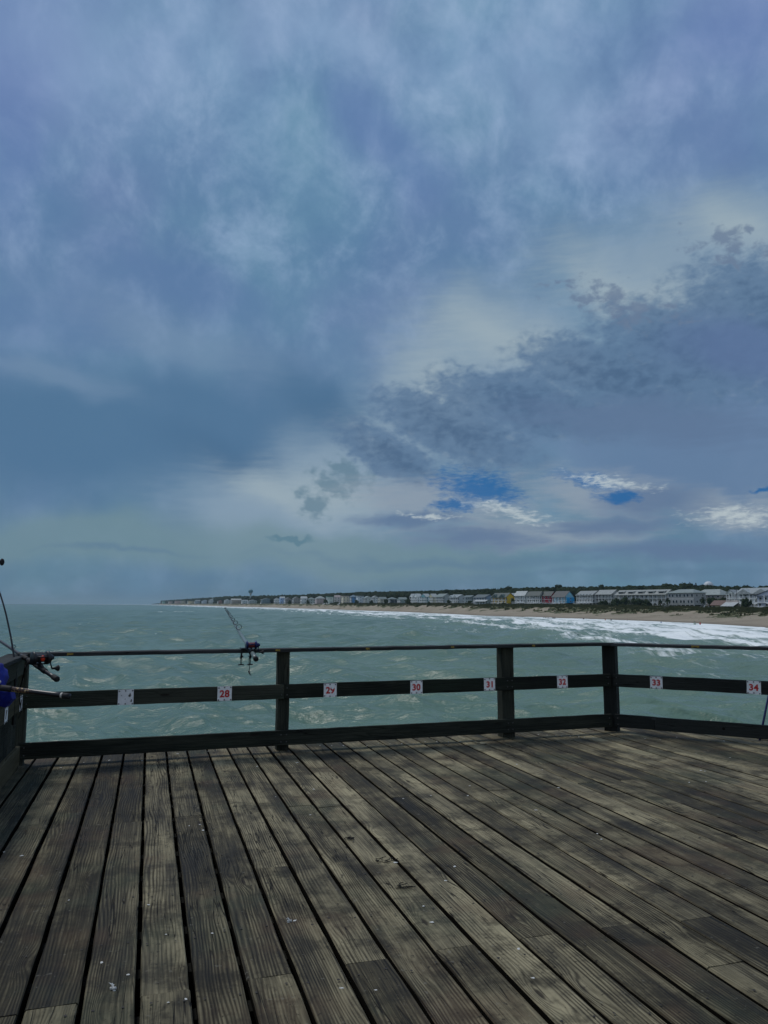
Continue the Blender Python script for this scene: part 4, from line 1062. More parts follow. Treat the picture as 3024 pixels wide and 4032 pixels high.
def hip_roof(B, x0, x1, y0, y1, z0, h, ov=.5):
    x0-=ov; x1+=ov; y0-=ov; y1+=ov; r = min(x1-x0, y1-y0)/2*.95; ym = (y0+y1)/2; xm = (x0+x1)/2
    if x1-x0 > y1-y0: R1, R2 = (x0+r, ym, z0+h), (x1-r, ym, z0+h)
    else: R1, R2 = (xm, y0+r, z0+h), (xm, y1-r, z0+h)
    B.add([(x0,y0,z0),(x1,y0,z0),(x1,y1,z0),(x0,y1,z0),R1,R2,(x0,y0,z0-.2),(x1,y0,z0-.2),(x1,y1,z0-.2),(x0,y1,z0-.2)],
          ([(0,1,5,4),(1,2,5),(2,3,4,5),(3,0,4)] if x1-x0 > y1-y0 else [(0,1,4),(1,2,5,4),(2,3,5),(3,0,4,5)])+[(6,7,1,0),(7,8,2,1),(8,9,3,2),(9,6,0,3),(9,8,7,6)])
def house(pl, pr, ytop, label, wall, roof, rt='side', fl=2, porch=1.8, stilts=.0, ncol=4, cat='house', dd=0, base=None, name='beach_house', bays=1, side=None, trim=None, balc=None, wf=None, rh=None, group=None, arches=False, deck=True, dormers=0, ar=None):
    px = (pl+pr)/2; D = T(HOUD, px)+dd; tg = tangent(px); los = at(px, 2376, D); los.z = 0; los = los.normalized()
    s_ = abs(tg.x*los.y-tg.y*los.x); c_ = abs(tg.dot(los)); span = (pr-pl)/FPX*D
    if px < 1600: W = min(10, max(6, span/(s_+c_))); Dp = max(6, (span-W*s_)/c_)
    else: Dp = 9.0 if span > 12 else 5; W = max(4.0, (span-Dp*c_*.75)/s_)
    zb = (ground(px, D)-.15 if base is None else zat(base, D)); zt = zat(ytop, D); H = zt-zb
    RH = rh if rh is not None else min(H*.3, (Dp if rt != 'front' else W/bays)*.33); eave = H-RH
    c0 = at(px, 2376, D)
    root = thing(name, label, cat, (c0.x, c0.y, zb), math.atan2(tg.y, tg.x), group)
    # local: X along tangent, front towards -Y (sea side)
    inn = Vector((-tg.y, tg.x, 0))
    z0 = stilts; x0, x1 = -W/2, W/2; y0, y1 = -Dp/2, Dp/2; yf = y0+(porch if porch else 0)
    tr = trim or M_white; wm = paint(wall)
    B = MB(); B.box(x0, x1, yf, y1, z0, eave)
    # gable triangles
    if rt == 'side': B.prism([(yf if False else y0+.02, eave), ((y0+y1)/2, eave+RH-.12), (y1, eave)], 'x', x0+.02, x1-.02)
    if rt == 'front':
        bw = W/bays
        for i in range(bays): B.prism([(x0+i*bw+.1, eave), (x0+(i+.5)*bw, eave+RH-.12), (x0+(i+1)*bw-.1, eave)], 'y', y0+.1 if porch else yf, y1)
    B.build('wall', wm, root)
    if side: B = MB(); B.box(x1-.01, x1+.03, yf+.02, y1-.02, z0+.05, eave-.05); B.build('end_wall', paint(side), root)
    B = MB()
    if rt == 'side': gable_roof(B, x0, x1, y0, y1, eave, RH, 'x')
    elif rt == 'hip': hip_roof(B, x0, x1, y0, y1, eave, RH)
    elif rt == 'flat': B.box(x0-.4, x1+.4, y0-.4, y1+.4, eave, eave+RH)
    else:
        bw = W/bays
        for i in range(bays): gable_roof(B, x0+i*bw, x0+(i+1)*bw, y0, y1, eave, RH, 'y', ov=.18)
    rf = B.build('roof', roofmat(roof), root)
    if bays > 1 and rt == 'side':                       # cross gables on the front slope
        bw = W/bays
        for i in range(bays):
            B = MB(); xc = x0+(i+.5)*bw; g = min(RH*.8, bw*.30)
            B.prism([(xc-bw*.46, eave), (xc, eave+g), (xc+bw*.46, eave)], 'y', y0-.45, (y0+y1)/2-.3); B.build('gable', roofmat(tuple(min(.8, q*1.18) for q in roof)), rf)
    for i in range(dormers):
        B = MB(); bw = W/dormers; xc = x0+(i+.5)*bw; zq = eave+RH*.18; yq = y0+Dp*.10
        B.prism([(yq, zq), (yq, zq+RH*.42), (yq+Dp*.34, zq+RH*.56), (yq+Dp*.34, zq)], 'x', xc-bw*.27, xc+bw*.27); dm_ = B.build('dormer', wm, rf)
        B = MB(); B.prism([(yq-.5, zq+RH*.40), (yq-.5, zq+RH*.40+.15), (yq+Dp*.36, zq+RH*.58+.12), (yq+Dp*.36, zq+RH*.58-.03)], 'x', xc-bw*.32, xc+bw*.32); B.build('dormer_roof', roofmat(roof), dm_)
        B = MB(); B.box(xc-bw*.2, xc+bw*.2, yq-.04, yq-.01, zq+.1, zq+RH*.36); B.build('dormer_window', M_glass, dm_)
    fh = (eave-z0)/fl
    if stilts > .8:
        B = MB(); B.box(x0+.6, x1-.6, yf+.8, y1-.6, 0, stilts-.02); B.build('ground_floor', M_dark, root)
        for i in range(int(W/3.4)+2):
            B = MB(); x = x0+.15+(W-.3)*i/(int(W/3.4)+1); B.box(x-.14, x+.14, y0+.05, y0+.33, 0, stilts); B.build('stilt', tr, root)
    far = D > 1150
    if porch:
        for k in range(fl):
            if balc is not None and k not in balc: continue
            zf = z0+k*fh
            B = MB(); B.box(x0-.05, x1+.05, y0-.05, yf+.01, zf-.18, zf+.02)
            B.box(x0, x1, y0+.0, y0+.08, zf+.95, zf+1.05)
            if not far:
                n = max(4, int(W/.42))
                for i in range(n+1): x = x0+(W-.06)*i/n; B.box(x, x+.06, y0+.01, y0+.07, zf+.02, zf+.95)
            else: B.box(x0, x1, y0+.02, y0+.06, zf+.2, zf+.95)
            B.build('balcony', tr, root)
        for i in range(ncol+1):
            x = x0+.14+(W-.28)*i/ncol; B = MB(); B.box(x-.13, x+.13, y0+.02, y0+.27, z0 if not arches else z0+fh, eave)
            B.build('porch_column', tr, root)
    else:
        B = MB(); B.box(x0-.04, x1+.04, yf-.05, yf+.0, z0+fh-.1, z0+fh+.08); B.build('band_course', tr, root)
    if arches:
        n = ar or bays*2; aw = W/n; B = MB()
        for i in range(n):
            a0 = x0+i*aw; pts = [(a0, z0), (a0+.25, z0)]+[(a0+aw/2-math.cos(math.pi*j/8)*(aw/2-.25), z0+fh*.55+math.sin(math.pi*j/8)*min(fh*.38, aw*.5)) for j in range(9)]+[(a0+aw-.25, z0), (a0+aw, z0), (a0+aw, z0+fh-.1), (a0, z0+fh-.1)]
            B.prism(pts, 'y', y0, y0+.3)
        B.build('arcade', tr, root)
    n = max(2, int(W/ (3.2 if not wf else wf)))
    for k in range(fl):
        for i in range(n):
            x = x0+W*(i+.5)/n+(.25 if (i+k) % 2 else -.2); zc_ = z0+k*fh+fh*(.46 if porch else .55)
            window(root, x, yf-.02, zc_, 1.5 if not far else 2.0, min(fh*.62, 2.0) if porch else min(1.7, fh*.5), 'f', tr)
        m_ = max(1, int((y1-yf)/3.8))
        for i in range(m_):
            y = yf+(y1-yf)*(i+.5)/m_
            window(root, x1+.02 if not side else x1+.05, y, z0+k*fh+fh*.55, 1.1 if not far else 1.6, min(1.5, fh*.5), 'r', tr)
    if deck and not far:
        B = MB(); B.box(x0+.3, x1-.3, y0-3.2, y0-.1, max(.3, z0-.3)-.15, max(.3, z0-.3)); 
        zz = max(.3, z0-.3); B.box(x0+.3, x1-.3, y0-3.2, y0-3.1, zz+.85, zz+.95)
        nn = max(3, int(W/1.0))
        for i in range(nn+1): x = x0+.3+(W-.7)*i/nn; B.box(x, x+.1, y0-3.2, y0-3.1, 0, zz+.9)
        B.box(x0+W*.3, x0+W*.3+1.2, y0-5.4, y0-3.2, -.6, zz*.5); B.build('sun_deck', tr, root)
    return root
W_, G_, S_ = (.60,.64,.64), (.36,.39,.40), (.50,.56,.60)
HL = [
 # pl, pr, ytop, label, wall, roof, kwargs
 (2985,3130,2324,'blue grey house with navy gable and arched ground floor at the right edge',(.30,.34,.42),(.035,.045,.09),dict(rt='front',fl=2,porch=2,arches=True,bays=1,dd=-22,ncol=3,base=2396)),
 (2912,3075,2315,'white two storey house with twin pale gables behind the navy gabled house',(.50,.54,.55),(.42,.47,.48),dict(rt='side',bays=2,fl=2,porch=2,stilts=2.6,ncol=5,dd=6)),
 (2866,2916,2322,'narrow white house with small gable and two balconies left of the twin gabled one',(.46,.50,.50),(.38,.43,.44),dict(rt='front',fl=2,stilts=2.2,dd=12,ncol=3)),
 (2742,2872,2321,'brown grey house with broad pale green hip roof set behind the low shelter',(.25,.235,.22),(.40,.46,.44),dict(rt='hip',fl=3,porch=0,dd=22,rh=3.2,deck=False)),
 (2640,2768,2321,'large grey three storey house with white window groups under the thin dark chimney',(.29,.30,.30),(.34,.40,.38),dict(rt='hip',fl=2,porch=0,stilts=1.6,dd=-4,rh=2.0,wf=2.6,deck=False,base=2393)),
 (2432,2648,2323,'long beige townhouse row with dormer gables and arched ground floor behind the big bushes',(.40,.40,.37),(.42,.45,.43),dict(rt='side',bays=1,dormers=5,ar=12,fl=3,porch=2.2,ncol=12,arches=True,name='townhouse_row',cat='townhouses',deck=False)),
 (2352,2440,2323,'grey townhouse with plain porch roof between the columned row and the bushes',(.33,.35,.35),(.40,.44,.43),dict(rt='side',bays=1,fl=3,porch=2.2,ncol=5,name='townhouse_row',cat='townhouses',deck=False,dd=3)),
 (2276,2366,2327,'townhouse row with five small grey gables and white columns beside the bright blue house',(.34,.36,.37),(.36,.40,.40),dict(rt='side',bays=5,fl=2,porch=2.4,stilts=2.0,ncol=10,name='townhouse_row',cat='townhouses')),
 (2180,2256,2328,'bright sky blue house with dark slate roof and pale front',(.22,.48,.62),(.03,.05,.06),dict(rt='side',fl=2,stilts=1.6,ncol=4,side=(.015,.30,.62),rh=4.2,dd=-6)),
 (2138,2188,2329,'red walled house with white windows and dark green roof',(.20,.010,.025),(.04,.07,.065),dict(rt='side',fl=2,porch=0,stilts=1.6,dd=3,rh=3.2)),
 (2078,2142,2329,'house with white double porch and dark green roof joined to the red house',(.38,.40,.38),(.06,.095,.085),dict(rt='side',fl=2,porch=2.4,stilts=1.6,ncol=6,rh=3.2)),
 (2030,2084,2328,'pale house with bright metal roof and two white balconies left of the dark green roof',(.42,.47,.47),(.62,.68,.68),dict(rt='side',fl=2,stilts=1.8,ncol=5,rh=3.4)),
 (2008,2036,2336,'small white roofed house peeping out behind the yellow house',(.40,.44,.45),(.60,.66,.66),dict(rt='front',fl=2,dd=25,deck=False)),
 (1938,2022,2335,'yellow house with dark green roof and white balconies',(.62,.42,.04),(.05,.09,.08),dict(rt='side',bays=2,fl=2,stilts=1.2,ncol=4,rh=3.6)),
 (1868,1942,2341,'slate blue house with grey roof just left of the yellow house',(.18,.26,.38),(.13,.17,.18),dict(rt='side',fl=2,porch=1.6,stilts=1.2,ncol=4,dd=8)),
 (1868,1930,2362,'low cottage with bright white roof in front of the slate blue house',(.22,.28,.27),(.62,.66,.64),dict(rt='side',fl=1,porch=1.6,dd=-18,deck=False)),
 (1828,1874,2344,'dark teal house with shaded porches left of the slate blue house',(.10,.16,.17),(.15,.20,.20),dict(rt='side',fl=2,stilts=1.4,trim=paint((.40,.45,.46)))),
 (1772,1834,2341,'light grey house with steep pale cross gable',(.38,.42,.43),(.46,.52,.52),dict(rt='side',bays=2,fl=2,stilts=1.4)),
 (1716,1776,2338,'grey house with dull green roof and bright roof edge',(.30,.34,.34),(.26,.33,.31),dict(rt='side',fl=3,porch=1.8,ncol=4)),
 (1690,1722,2338,'pale yellow fronted house with narrow front gable',(.46,.43,.28),(.50,.55,.54),dict(rt='front',fl=3)),
 (1656,1696,2338,'teal house with white porches between two pale gables',(.14,.30,.34),(.44,.50,.50),dict(rt='front',fl=3)),
 (1614,1660,2338,'white house with two small gables and tall porch columns',W_,(.52,.58,.58),dict(rt='front',bays=2,fl=3)),
 (1564,1604,2352,'low grey green barn shaped house with wide gable',(.22,.29,.28),(.30,.37,.35),dict(rt='front',fl=2,porch=0)),
 (1522,1566,2349,'house with nearly black ground floor and hipped grey roof',(.05,.07,.08),(.22,.28,.27),dict(rt='hip',fl=2,stilts=1.4)),
 (1487,1524,2350,'beige house with low wide gable facing the sea',(.38,.38,.32),(.28,.34,.32),dict(rt='front',fl=2)),
 (1462,1490,2345,'tall white house with chimney like tower end',W_,(.36,.42,.42),dict(rt='side',fl=3)),
 (1428,1466,2345,'white house with many small balconies under a grey green roof',(.50,.54,.52),(.32,.40,.38),dict(rt='side',fl=3,ncol=5)),
 (1402,1432,2345,'pale blue grey house next to the strong blue one',S_,(.38,.44,.46),dict(rt='side',fl=3)),
 (1376,1406,2344,'strong blue house with flat blue grey roof',(.08,.22,.42),(.20,.30,.38),dict(rt='side',fl=3)),
 (1344,1374,2345,'cream house with dark windows and pinkish roof edge',(.55,.50,.38),(.46,.40,.38),dict(rt='side',fl=3)),
 (1314,1342,2345,'white house with pale pink gable roof',(.55,.52,.50),(.52,.44,.42),dict(rt='front',fl=3)),
 (1284,1312,2350,'small green roofed house with white arches',(.50,.55,.50),(.20,.42,.36),dict(rt='side',fl=2)),
 (1240,1280,2348,'rosy grey house with long pale roof',(.36,.30,.29),(.44,.50,.48),dict(rt='side',fl=3)),
 (1210,1242,2351,'grey green two storey house left of the long pale roof',(.40,.46,.42),(.26,.32,.30),dict(rt='side',fl=2)),
 (1182,1210,2350,'cottage with very bright white gable roof',(.46,.50,.50),(.66,.70,.70),dict(rt='front',fl=2)),
 (1150,1182,2350,'weathered brown grey house left of the very bright gable',(.24,.23,.21),(.24,.27,.26),dict(rt='side',fl=2)),
 (1118,1150,2351,'dull brown house with low roof among the far houses',(.20,.19,.18),(.27,.29,.28),dict(rt='side',fl=2)),
 (1100,1122,2350,'pale blue walled house with bright roof among the far houses',(.30,.42,.62),(.62,.68,.68),dict(rt='front',fl=2)),
 (1078,1102,2353,'white house with stepped porch right of the long grey one',W_,(.42,.48,.48),dict(rt='side',fl=2)),
 (1024,1078,2353,'long blue grey building with pale roof right of the water tower',(.14,.20,.23),(.46,.52,.52),dict(rt='side',fl=2)),
 (974,1016,2360,'low house with bright white roof directly below the water tower',(.34,.40,.40),(.64,.68,.68),dict(rt='side',fl=2)),
 (950,976,2361,'small grey house left of the water tower',(.34,.40,.41),(.36,.42,.42),dict(rt='front',fl=2)),
 (908,950,2358,'brownish house with bright spread gable left of the water tower',(.28,.25,.21),(.62,.64,.60),dict(rt='front',fl=2)),
 (882,906,2359,'tall pale grey house at the foot of the dark trees',(.42,.46,.46),(.40,.45,.45),dict(rt='side',fl=2)),
 (856,880,2361,'far house with dull red wall',(.24,.14,.12),(.28,.26,.26),dict(rt='side',fl=2)),
 (822,856,2357,'far white house with bright roof standing above its neighbours',(.48,.52,.52),(.64,.68,.68),dict(rt='side',fl=2)),
 (794,822,2362,'far blue white house left of the bright roofed one',(.40,.46,.52),(.40,.46,.50),dict(rt='side',fl=2)),
 (765,794,2363,'far slate coloured house in the distant row',(.24,.30,.34),(.26,.32,.34),dict(rt='side',fl=2)),
 (738,765,2365,'distant pale yellow house, right one of the tan coloured pair',(.46,.40,.26),(.34,.34,.28),dict(rt='flat',fl=2,rh=.8)),
 (712,738,2365,'distant sand coloured house, left one of the tan coloured pair',(.42,.38,.28),(.33,.33,.28),dict(rt='flat',fl=2,rh=.8)),
 (688,712,2366,'distant dull pink house near the end of the coast',(.40,.28,.25),(.32,.27,.26),dict(rt='flat',fl=2,rh=.8)),
 (662,688,2366,'distant pale pink house next to the green end block',(.42,.33,.30),(.33,.29,.28),dict(rt='flat',fl=2,rh=.8)),
 (638,662,2367,'distant green block at the far end of the coast',(.18,.34,.28),(.20,.30,.27),dict(rt='flat',fl=2,rh=.8)),
]
rh_ = random.Random(41)
for (pl, pr, yt, lb, wl, rf, kw) in HL:
    if pl < 1600 and kw.get('rt') == 'side' and rh_.random() < .45:
        kw = dict(kw, rt=rh_.choice(['hip', 'flat', 'hip'])); 
        if kw['rt'] == 'flat': kw['rh'] = .9
    if pl < 1600: yt += rh_.uniform(-1.5, 2.5); kw = dict(kw, dd=rh_.uniform(-.02, .03)*T(HOUD, pl), porch=(2.0 if ('porch' in lb or 'balcon' in lb) else rh_.choice([0, 1.8, 1.8, 2.4])))
    house(pl, pr, yt, lb, wl, rf, group='houses along the dunes', **kw)
# small back-row and low buildings
house(2806,2874,2364,'little yellow cottage with red brown roof between the bushes',(.42,.40,.24),(.16,.07,.05),rt='side',fl=1,porch=0,dd=-30,base=2393,deck=False,rh=2.4,group='houses along the dunes')
# pavilion with long white roof
D = 375; c0 = at(2880, 2376, D); tg = tangent(2880)
pv = thing('beach_shelter', 'low open shelter with long white roof and pale parapet near the right edge', 'shelter', (c0.x, c0.y, zat(2396, D)), math.atan2(tg.y, tg.x))
B = MB(); B.add([(-4.3,-3,1.2),(4.3,-3,1.2),(4.3,.5,3.1),(-4.3,.5,3.1),(-4.3,-3,1.0),(4.3,-3,1.0),(4.3,.5,2.9),(-4.3,.5,2.9)], [(0,1,2,3),(7,6,5,4),(0,4,5,1),(1,5,6,2),(2,6,7,3),(3,7,4,0)]); B.build('roof', roofmat((.62,.65,.66)), pv)
B = MB(); B.box(-4.1, 4.1, .5, .8, 0, 4.0); B.build('back_wall', paint((.40,.36,.34)), pv)
for x in (-4, 0, 4):
    B = MB(); B.box(x-.12, x+.12, -2.9, -2.66, -.3, 1.05); B.build('post', M_white, pv)
# parked vehicle, white
D = 400; c0 = at(2772, 2376, D)
cr = thing('parked_van', 'white pickup like vehicle parked behind the dune by the grey house', 'car', (c0.x, c0.y, zat(2396.5, D)), math.atan2(tg.y, tg.x)+.3)
B = MB(); B.prism([(-2.4,.45),(-2.4,1.0),(-1.5,1.1),(-.9,1.65),(.5,1.7),(1.0,1.15),(2.4,1.15),(2.4,.45)], 'y', -.9, .9); B.build('body', M_white, cr)
B = MB(); B.prism([(-1.35,1.12),(-.85,1.58),(.42,1.62),(.85,1.17)], 'y', -.92, .92); B.build('side_window', M_glass, cr)
for x in (-1.5, 1.5):
    for y in (-.85, .85): B = MB(); B.tube([(x, y-.1, .36), (x, y+.1, .36)], .36, 14); B.build('wheel', M_blk2, cr)
# water tower
D = 1750; c0 = at(986, 2376, D); k = D/FPX; zt = zat(2321, D); zs = zat(2337, D); zg = ground(986, D)
M_tow = plain('teal_painted_steel', (.050,.17,.21), .5)
wt = thing('water_tower', 'teal water tower with round tank on one slim stem above the far houses', 'water tower', (c0.x, c0.y, zg))
B = MB(); rz_ = (zt-zs)/2; rx = 9.2*k
B.ball((0,0,(zt+zs)/2-zg), (rx, rx, rz_*1.05), 24, 14, fn=lambda q: 1-.10*max(0, -q.z)**2*(1 if abs(q.z)<.95 else .5)); B.build('tank', M_tow, wt, True)
B = MB(); B.tube([(0,0,0), (0,0,3), (0,0,zs-zg-3.5), (0,0,zs-zg-1), (0,0,zs-zg+1.5)], [3.2,1.9,1.7,2.2,5], 14); B.build('stem', plain('pale_tower_steel', (.32,.40,.42), .5), wt, True)
# radar dome and dark chimney behind the wood
D = 640; c0 = at(2793, 2376, D); k = D/FPX; r_ = 19*k; zc_ = zat(2309, D)
dm = thing('white_dome', 'white round dome rising above the wood on the right', 'dome', (c0.x, c0.y, 0))
m, nt, b = new_mat('dome_panels'); tc = nt.node('ShaderNodeTexCoord').outputs['Object']
vo = nt.node('ShaderNodeTexVoronoi', feature='DISTANCE_TO_EDGE'); nt.put(vo.inputs['Vector'], tc); vo.inputs['Scale'].default_value = .55
nt.put(b.inputs['Base Color'], nt.mix(nt.ss(vo.outputs['Distance'], .0, .08), (.42,.46,.48,1), (.60,.65,.68,1))); b.inputs['Roughness'].default_value = .5
B = MB(); B.ball((0,0,zc_), r_, 28, 18); B.build('shell', m, dm, True)
B = MB(); B.tube([(0,0,ground(2793,D)), (0,0,zc_-r_*.6)], r_*.75, 16); B.build('base_tower', paint((.4,.42,.42)), dm)
D = 560; c0 = at(2743.5, 2376, D)
B = MB(); B.tube([(0,0,0), (0,0,zat(2309,D)), (0,0,zat(2296,D))], [.35,.33,.42], 10); o = B.build('chimney_mast', M_blk, None, False, (c0.x, c0.y, 0)); tag(o, 'thin dark mast standing up out of the wood left of the dome', 'mast')
def upole(px, ytop, ybot, D, lb):
    c0 = at(px, 2376, D); zb = zat(ybot, D); t = thing('utility_pole', lb, 'pole', (c0.x, c0.y, zb), 0, 'utility poles by the houses')
    B = MB(); B.tube([(0,0,0), (0,0,zat(ytop,D)-zb)], [.16,.11], 8); B.build('pole', plain('grey_pole_timber', (.10,.09,.08)), t)
    B = MB(); B.box(-1.1, 1.1, -.06, .06, zat(ytop,D)-zb-.5, zat(ytop,D)-zb-.36); B.build('crossarm', M_blk, t)
upole(2902, 2319, 2392, 380, 'dark utility pole in front of the twin gabled white house')
upole(2560, 2308, 2385, 560, 'utility pole among the trees behind the beige townhouses')
# wooden walkovers and dune fences
M_wf = plain('bleached_fence_timber', (.20,.20,.18), .85)
def walkway(pa, pb, lb, nm='dune_walkway', ht=1.0, posts=10, cat='walkway'):
    a = pos(*pa); b_ = pos(*pb); t = thing(nm, lb, cat, a); d = b_-a; n = posts
    for i in range(n+1):
        p = d*(i/n); B = MB(); B.box(p.x-.07, p.x+.07, p.y-.07, p.y+.07, p.z-.4, p.z+ht+.6); B.build('post', M_wf, t)
    B = MB(); B.tube([Vector((0,0,ht+.5)), d+Vector((0,0,ht+.5))], .07, 6); B.tube([Vector((0,0,ht+.1)), d+Vector((0,0,ht+.1))], .05, 6); B.build('handrail', M_wf, t)
    B = MB(); w_ = Vector((-d.y, d.x, 0)).normalized()*.6; B.add([w_*-1+Vector((0,0,.35)), w_+Vector((0,0,.35)), w_+d+Vector((0,0,.35)), d-w_+Vector((0,0,.35)), w_*-1+Vector((0,0,.25)), w_+Vector((0,0,.25)), w_+d+Vector((0,0,.25)), d-w_+Vector((0,0,.25))], [(0,1,2,3),(7,6,5,4),(0,4,5,1),(1,5,6,2),(2,6,7,3),(3,7,4,0)]); B.build('boards', M_wf, t)
walkway((2470, 440), (2562, 478), 'pale wooden walkway over the dune below the big bushes')
walkway((2610, 388), (2672, 425), 'wooden walkway with white handrail leading to the large grey house')
walkway((2330, 480), (2372, 505), 'short wooden walkway beside the sand track through the dunes', posts=5)
# ---------------------------------------------------------------- single trees and bushes
M_leafd, nt, b = new_mat('dark_shrub_leaves')
geo = nt.node('ShaderNodeNewGeometry').outputs['Position']
nt.put(b.inputs['Base Color'], nt.ramp(nt.noise(geo, .9, 4, .6), [(.3, (.016,.028,.016,1)), (.7, (.050,.075,.034,1))])); b.inputs['Roughness'].default_value = .8; b.inputs['Specular IOR Level'].default_value = .15
M_bark = plain('grey_bark', (.09,.075,.06), .9)
def leaf_mesh(seed, kind):
    rr_ = random.Random(seed); B = MB()
    if kind == 'bush':
        for q in range(26):
            a = rr_.uniform(0, 6.28); r = rr_.uniform(0, .75); c = Vector((math.cos(a)*r, math.sin(a)*r, rr_.uniform(.15, .62)+(1-r)*.12)); s_ = rr_.uniform(.14, .27)
            B.ball(c, (s_, s_, s_*.8), 8, 6, jit=.6)
            for w in range(46):
                dv = Vector((rr_.gauss(0,1), rr_.gauss(0,1), rr_.gauss(0,1))).normalized(); p = c+dv*s_*rr_.uniform(.85, 1.25)
                u = Vector((rr_.uniform(-1,1), rr_.uniform(-1,1), rr_.uniform(-1,1)))*.055; v_ = Vector((rr_.uniform(-1,1), rr_.uniform(-1,1), rr_.uniform(-1,1)))*.055
                B.add([p-u, p+v_, p+u], [(0,1,2)])
    else:      # palm head
        for q in range(38):
            a = rr_.uniform(0, 6.28); e = rr_.uniform(-.9, 1.3); L_ = rr_.uniform(.75, 1.05); d_ = Vector((math.cos(a)*math.cos(e), math.sin(a)*math.cos(e), math.sin(e)))
            p0 = Vector((0,0,0)); pr_ = None; sd_ = Vector((-math.sin(a), math.cos(a), 0))
            pts_ = [p0+d_*L_*f-Vector((0,0,.55*f*f*L_)) for f in (0,.35,.7,1)]
            for i in range(3):
                w0, w1 = (.05,.20,.22,.03)[i], (.05,.20,.22,.03)[i+1]
                B.add([pts_[i]-sd_*w0, pts_[i]+sd_*w0, pts_[i+1]+sd_*w1, pts_[i+1]-sd_*w1], [(0,1,2,3)])
    return B
_cache = {}
def plant(px, yb, yt, D, wpx, kind, label, seed):
    c0 = at(px, 2376, D); zb = zat(yb, D); h = zat(yt, D)-zb; w_ = wpx/FPX*D/2
    if kind == 'bush':
        t = thing('bush', label, 'bush', (c0.x, c0.y, zb), seed*1.3, 'bushes on the dune')
        k = ('bush', seed % 3)
        if k not in _cache: o = leaf_mesh(seed % 3, 'bush').build('crown', M_leafd, t); _cache[k] = o.data
        else: o = bpy.data.objects.new('crown', _cache[k]); COL.objects.link(o); o.parent = t
        o.scale = (w_, w_, h/.82)
        B = MB(); B.tube([(0,0,-.3), (.1,0,h*.5)], [.2,.1], 6); B.build('trunk', M_bark, t)
    else:
        t = thing('palm_tree', label, 'palm tree', (c0.x, c0.y, zb), seed, 'palm trees by the houses')
        B = MB(); B.tube([(0,0,-.3), (.05,.03,h*.4), (0,0,h-w_*.7)], [.24,.20,.18], 8); B.build('trunk', M_bark, t)
        k = ('palm', seed % 3)
        if k not in _cache: o = leaf_mesh(seed, 'palm').build('crown', M_leafd, t); _cache[k] = o.data
        else: o = bpy.data.objects.new('crown', _cache[k]); COL.objects.link(o); o.parent = t
        o.scale = (w_, w_, w_); o.location = (0, 0, h-w_*.8)
for a in (
 (2375,2396,2366,462,46,'bush','round dark bush at the left end of the big thicket',1),
 (2422,2397,2358,455,64,'bush','broad dark bush, second from the left in the big thicket',2),
 (2462,2397,2355,455,62,'bush','tallest dark bush in the middle of the big thicket',3),
 (2505,2397,2357,452,60,'bush','dark bush right of the tallest one in the thicket',4),
 (2545,2396,2362,450,52,'bush','low dark bush at the right end of the big thicket',5),
 (2303,2390,2380,500,30,'bush','small low bush under the five gabled townhouses',6),
 (2245,2390,2381,505,26,'bush','small low bush below the bright blue house',7),
 (2020,2381,2356,568,20,'bush','dark round bush between the yellow house and the bright roofed house',8),
 (1982,2384,2374,560,28,'bush','flat dark bush at the foot of the yellow house',9),
 (2805,2394,2354,395,42,'bush','tall dark bush left of the little yellow cottage',10),
 (2845,2372,2353,412,38,'bush','dark bush showing over the roof of the little cottage',11),
 (2938,2392,2357,370,44,'bush','big dark bush right of the white roofed shelter',12),
 (1325,2378,2370,930,22,'bush','bush among the pink and green far houses',13),
 (1690,2383,2368,640,14,'bush','small bush by the pale yellow fronted house',14),
 (1932,2383,2364,590,16,'bush','narrow dark bush at the left end of the yellow house',21),
 (1850,2383,2366,610,18,'bush','dark bush in front of the dark teal house',22),
 (1768,2383,2362,640,20,'bush','dark bush between the steep cross gabled and dull green roofed houses',23),
 (1606,2381,2358,700,22,'bush','dark bush right of the barn shaped house',24),
 (1520,2380,2360,780,20,'bush','dark bush beside the house with the nearly black ground floor',25),
 (1462,2380,2364,830,20,'bush','dark bush at the foot of the tall white house',26),
 (1404,2380,2363,880,18,'bush','dark bush between the two blue houses',27),
 (1282,2379,2362,1000,20,'bush','dark bush between the green roofed and long roofed far houses',28),
 (1212,2379,2362,1120,16,'bush','dark bush right of the very bright gable',29),
 (1140,2379,2364,1240,18,'bush','dark bush among the brown far houses',30),
 (1020,2379,2362,1500,20,'bush','dark tree clump just right of the water tower',31),
 (2768,2392,2345,405,34,'palm','palm tree at the right corner of the large grey house',1),
 (2630,2390,2350,435,30,'palm','palm tree at the left corner of the large grey house',2),
 (2985,2392,2348,372,34,'palm','palm tree in front of the twin gabled white house',3),
 (2600,2388,2356,440,24,'palm','shorter palm tree before the arcade of the beige townhouses',4)): plant(*a)
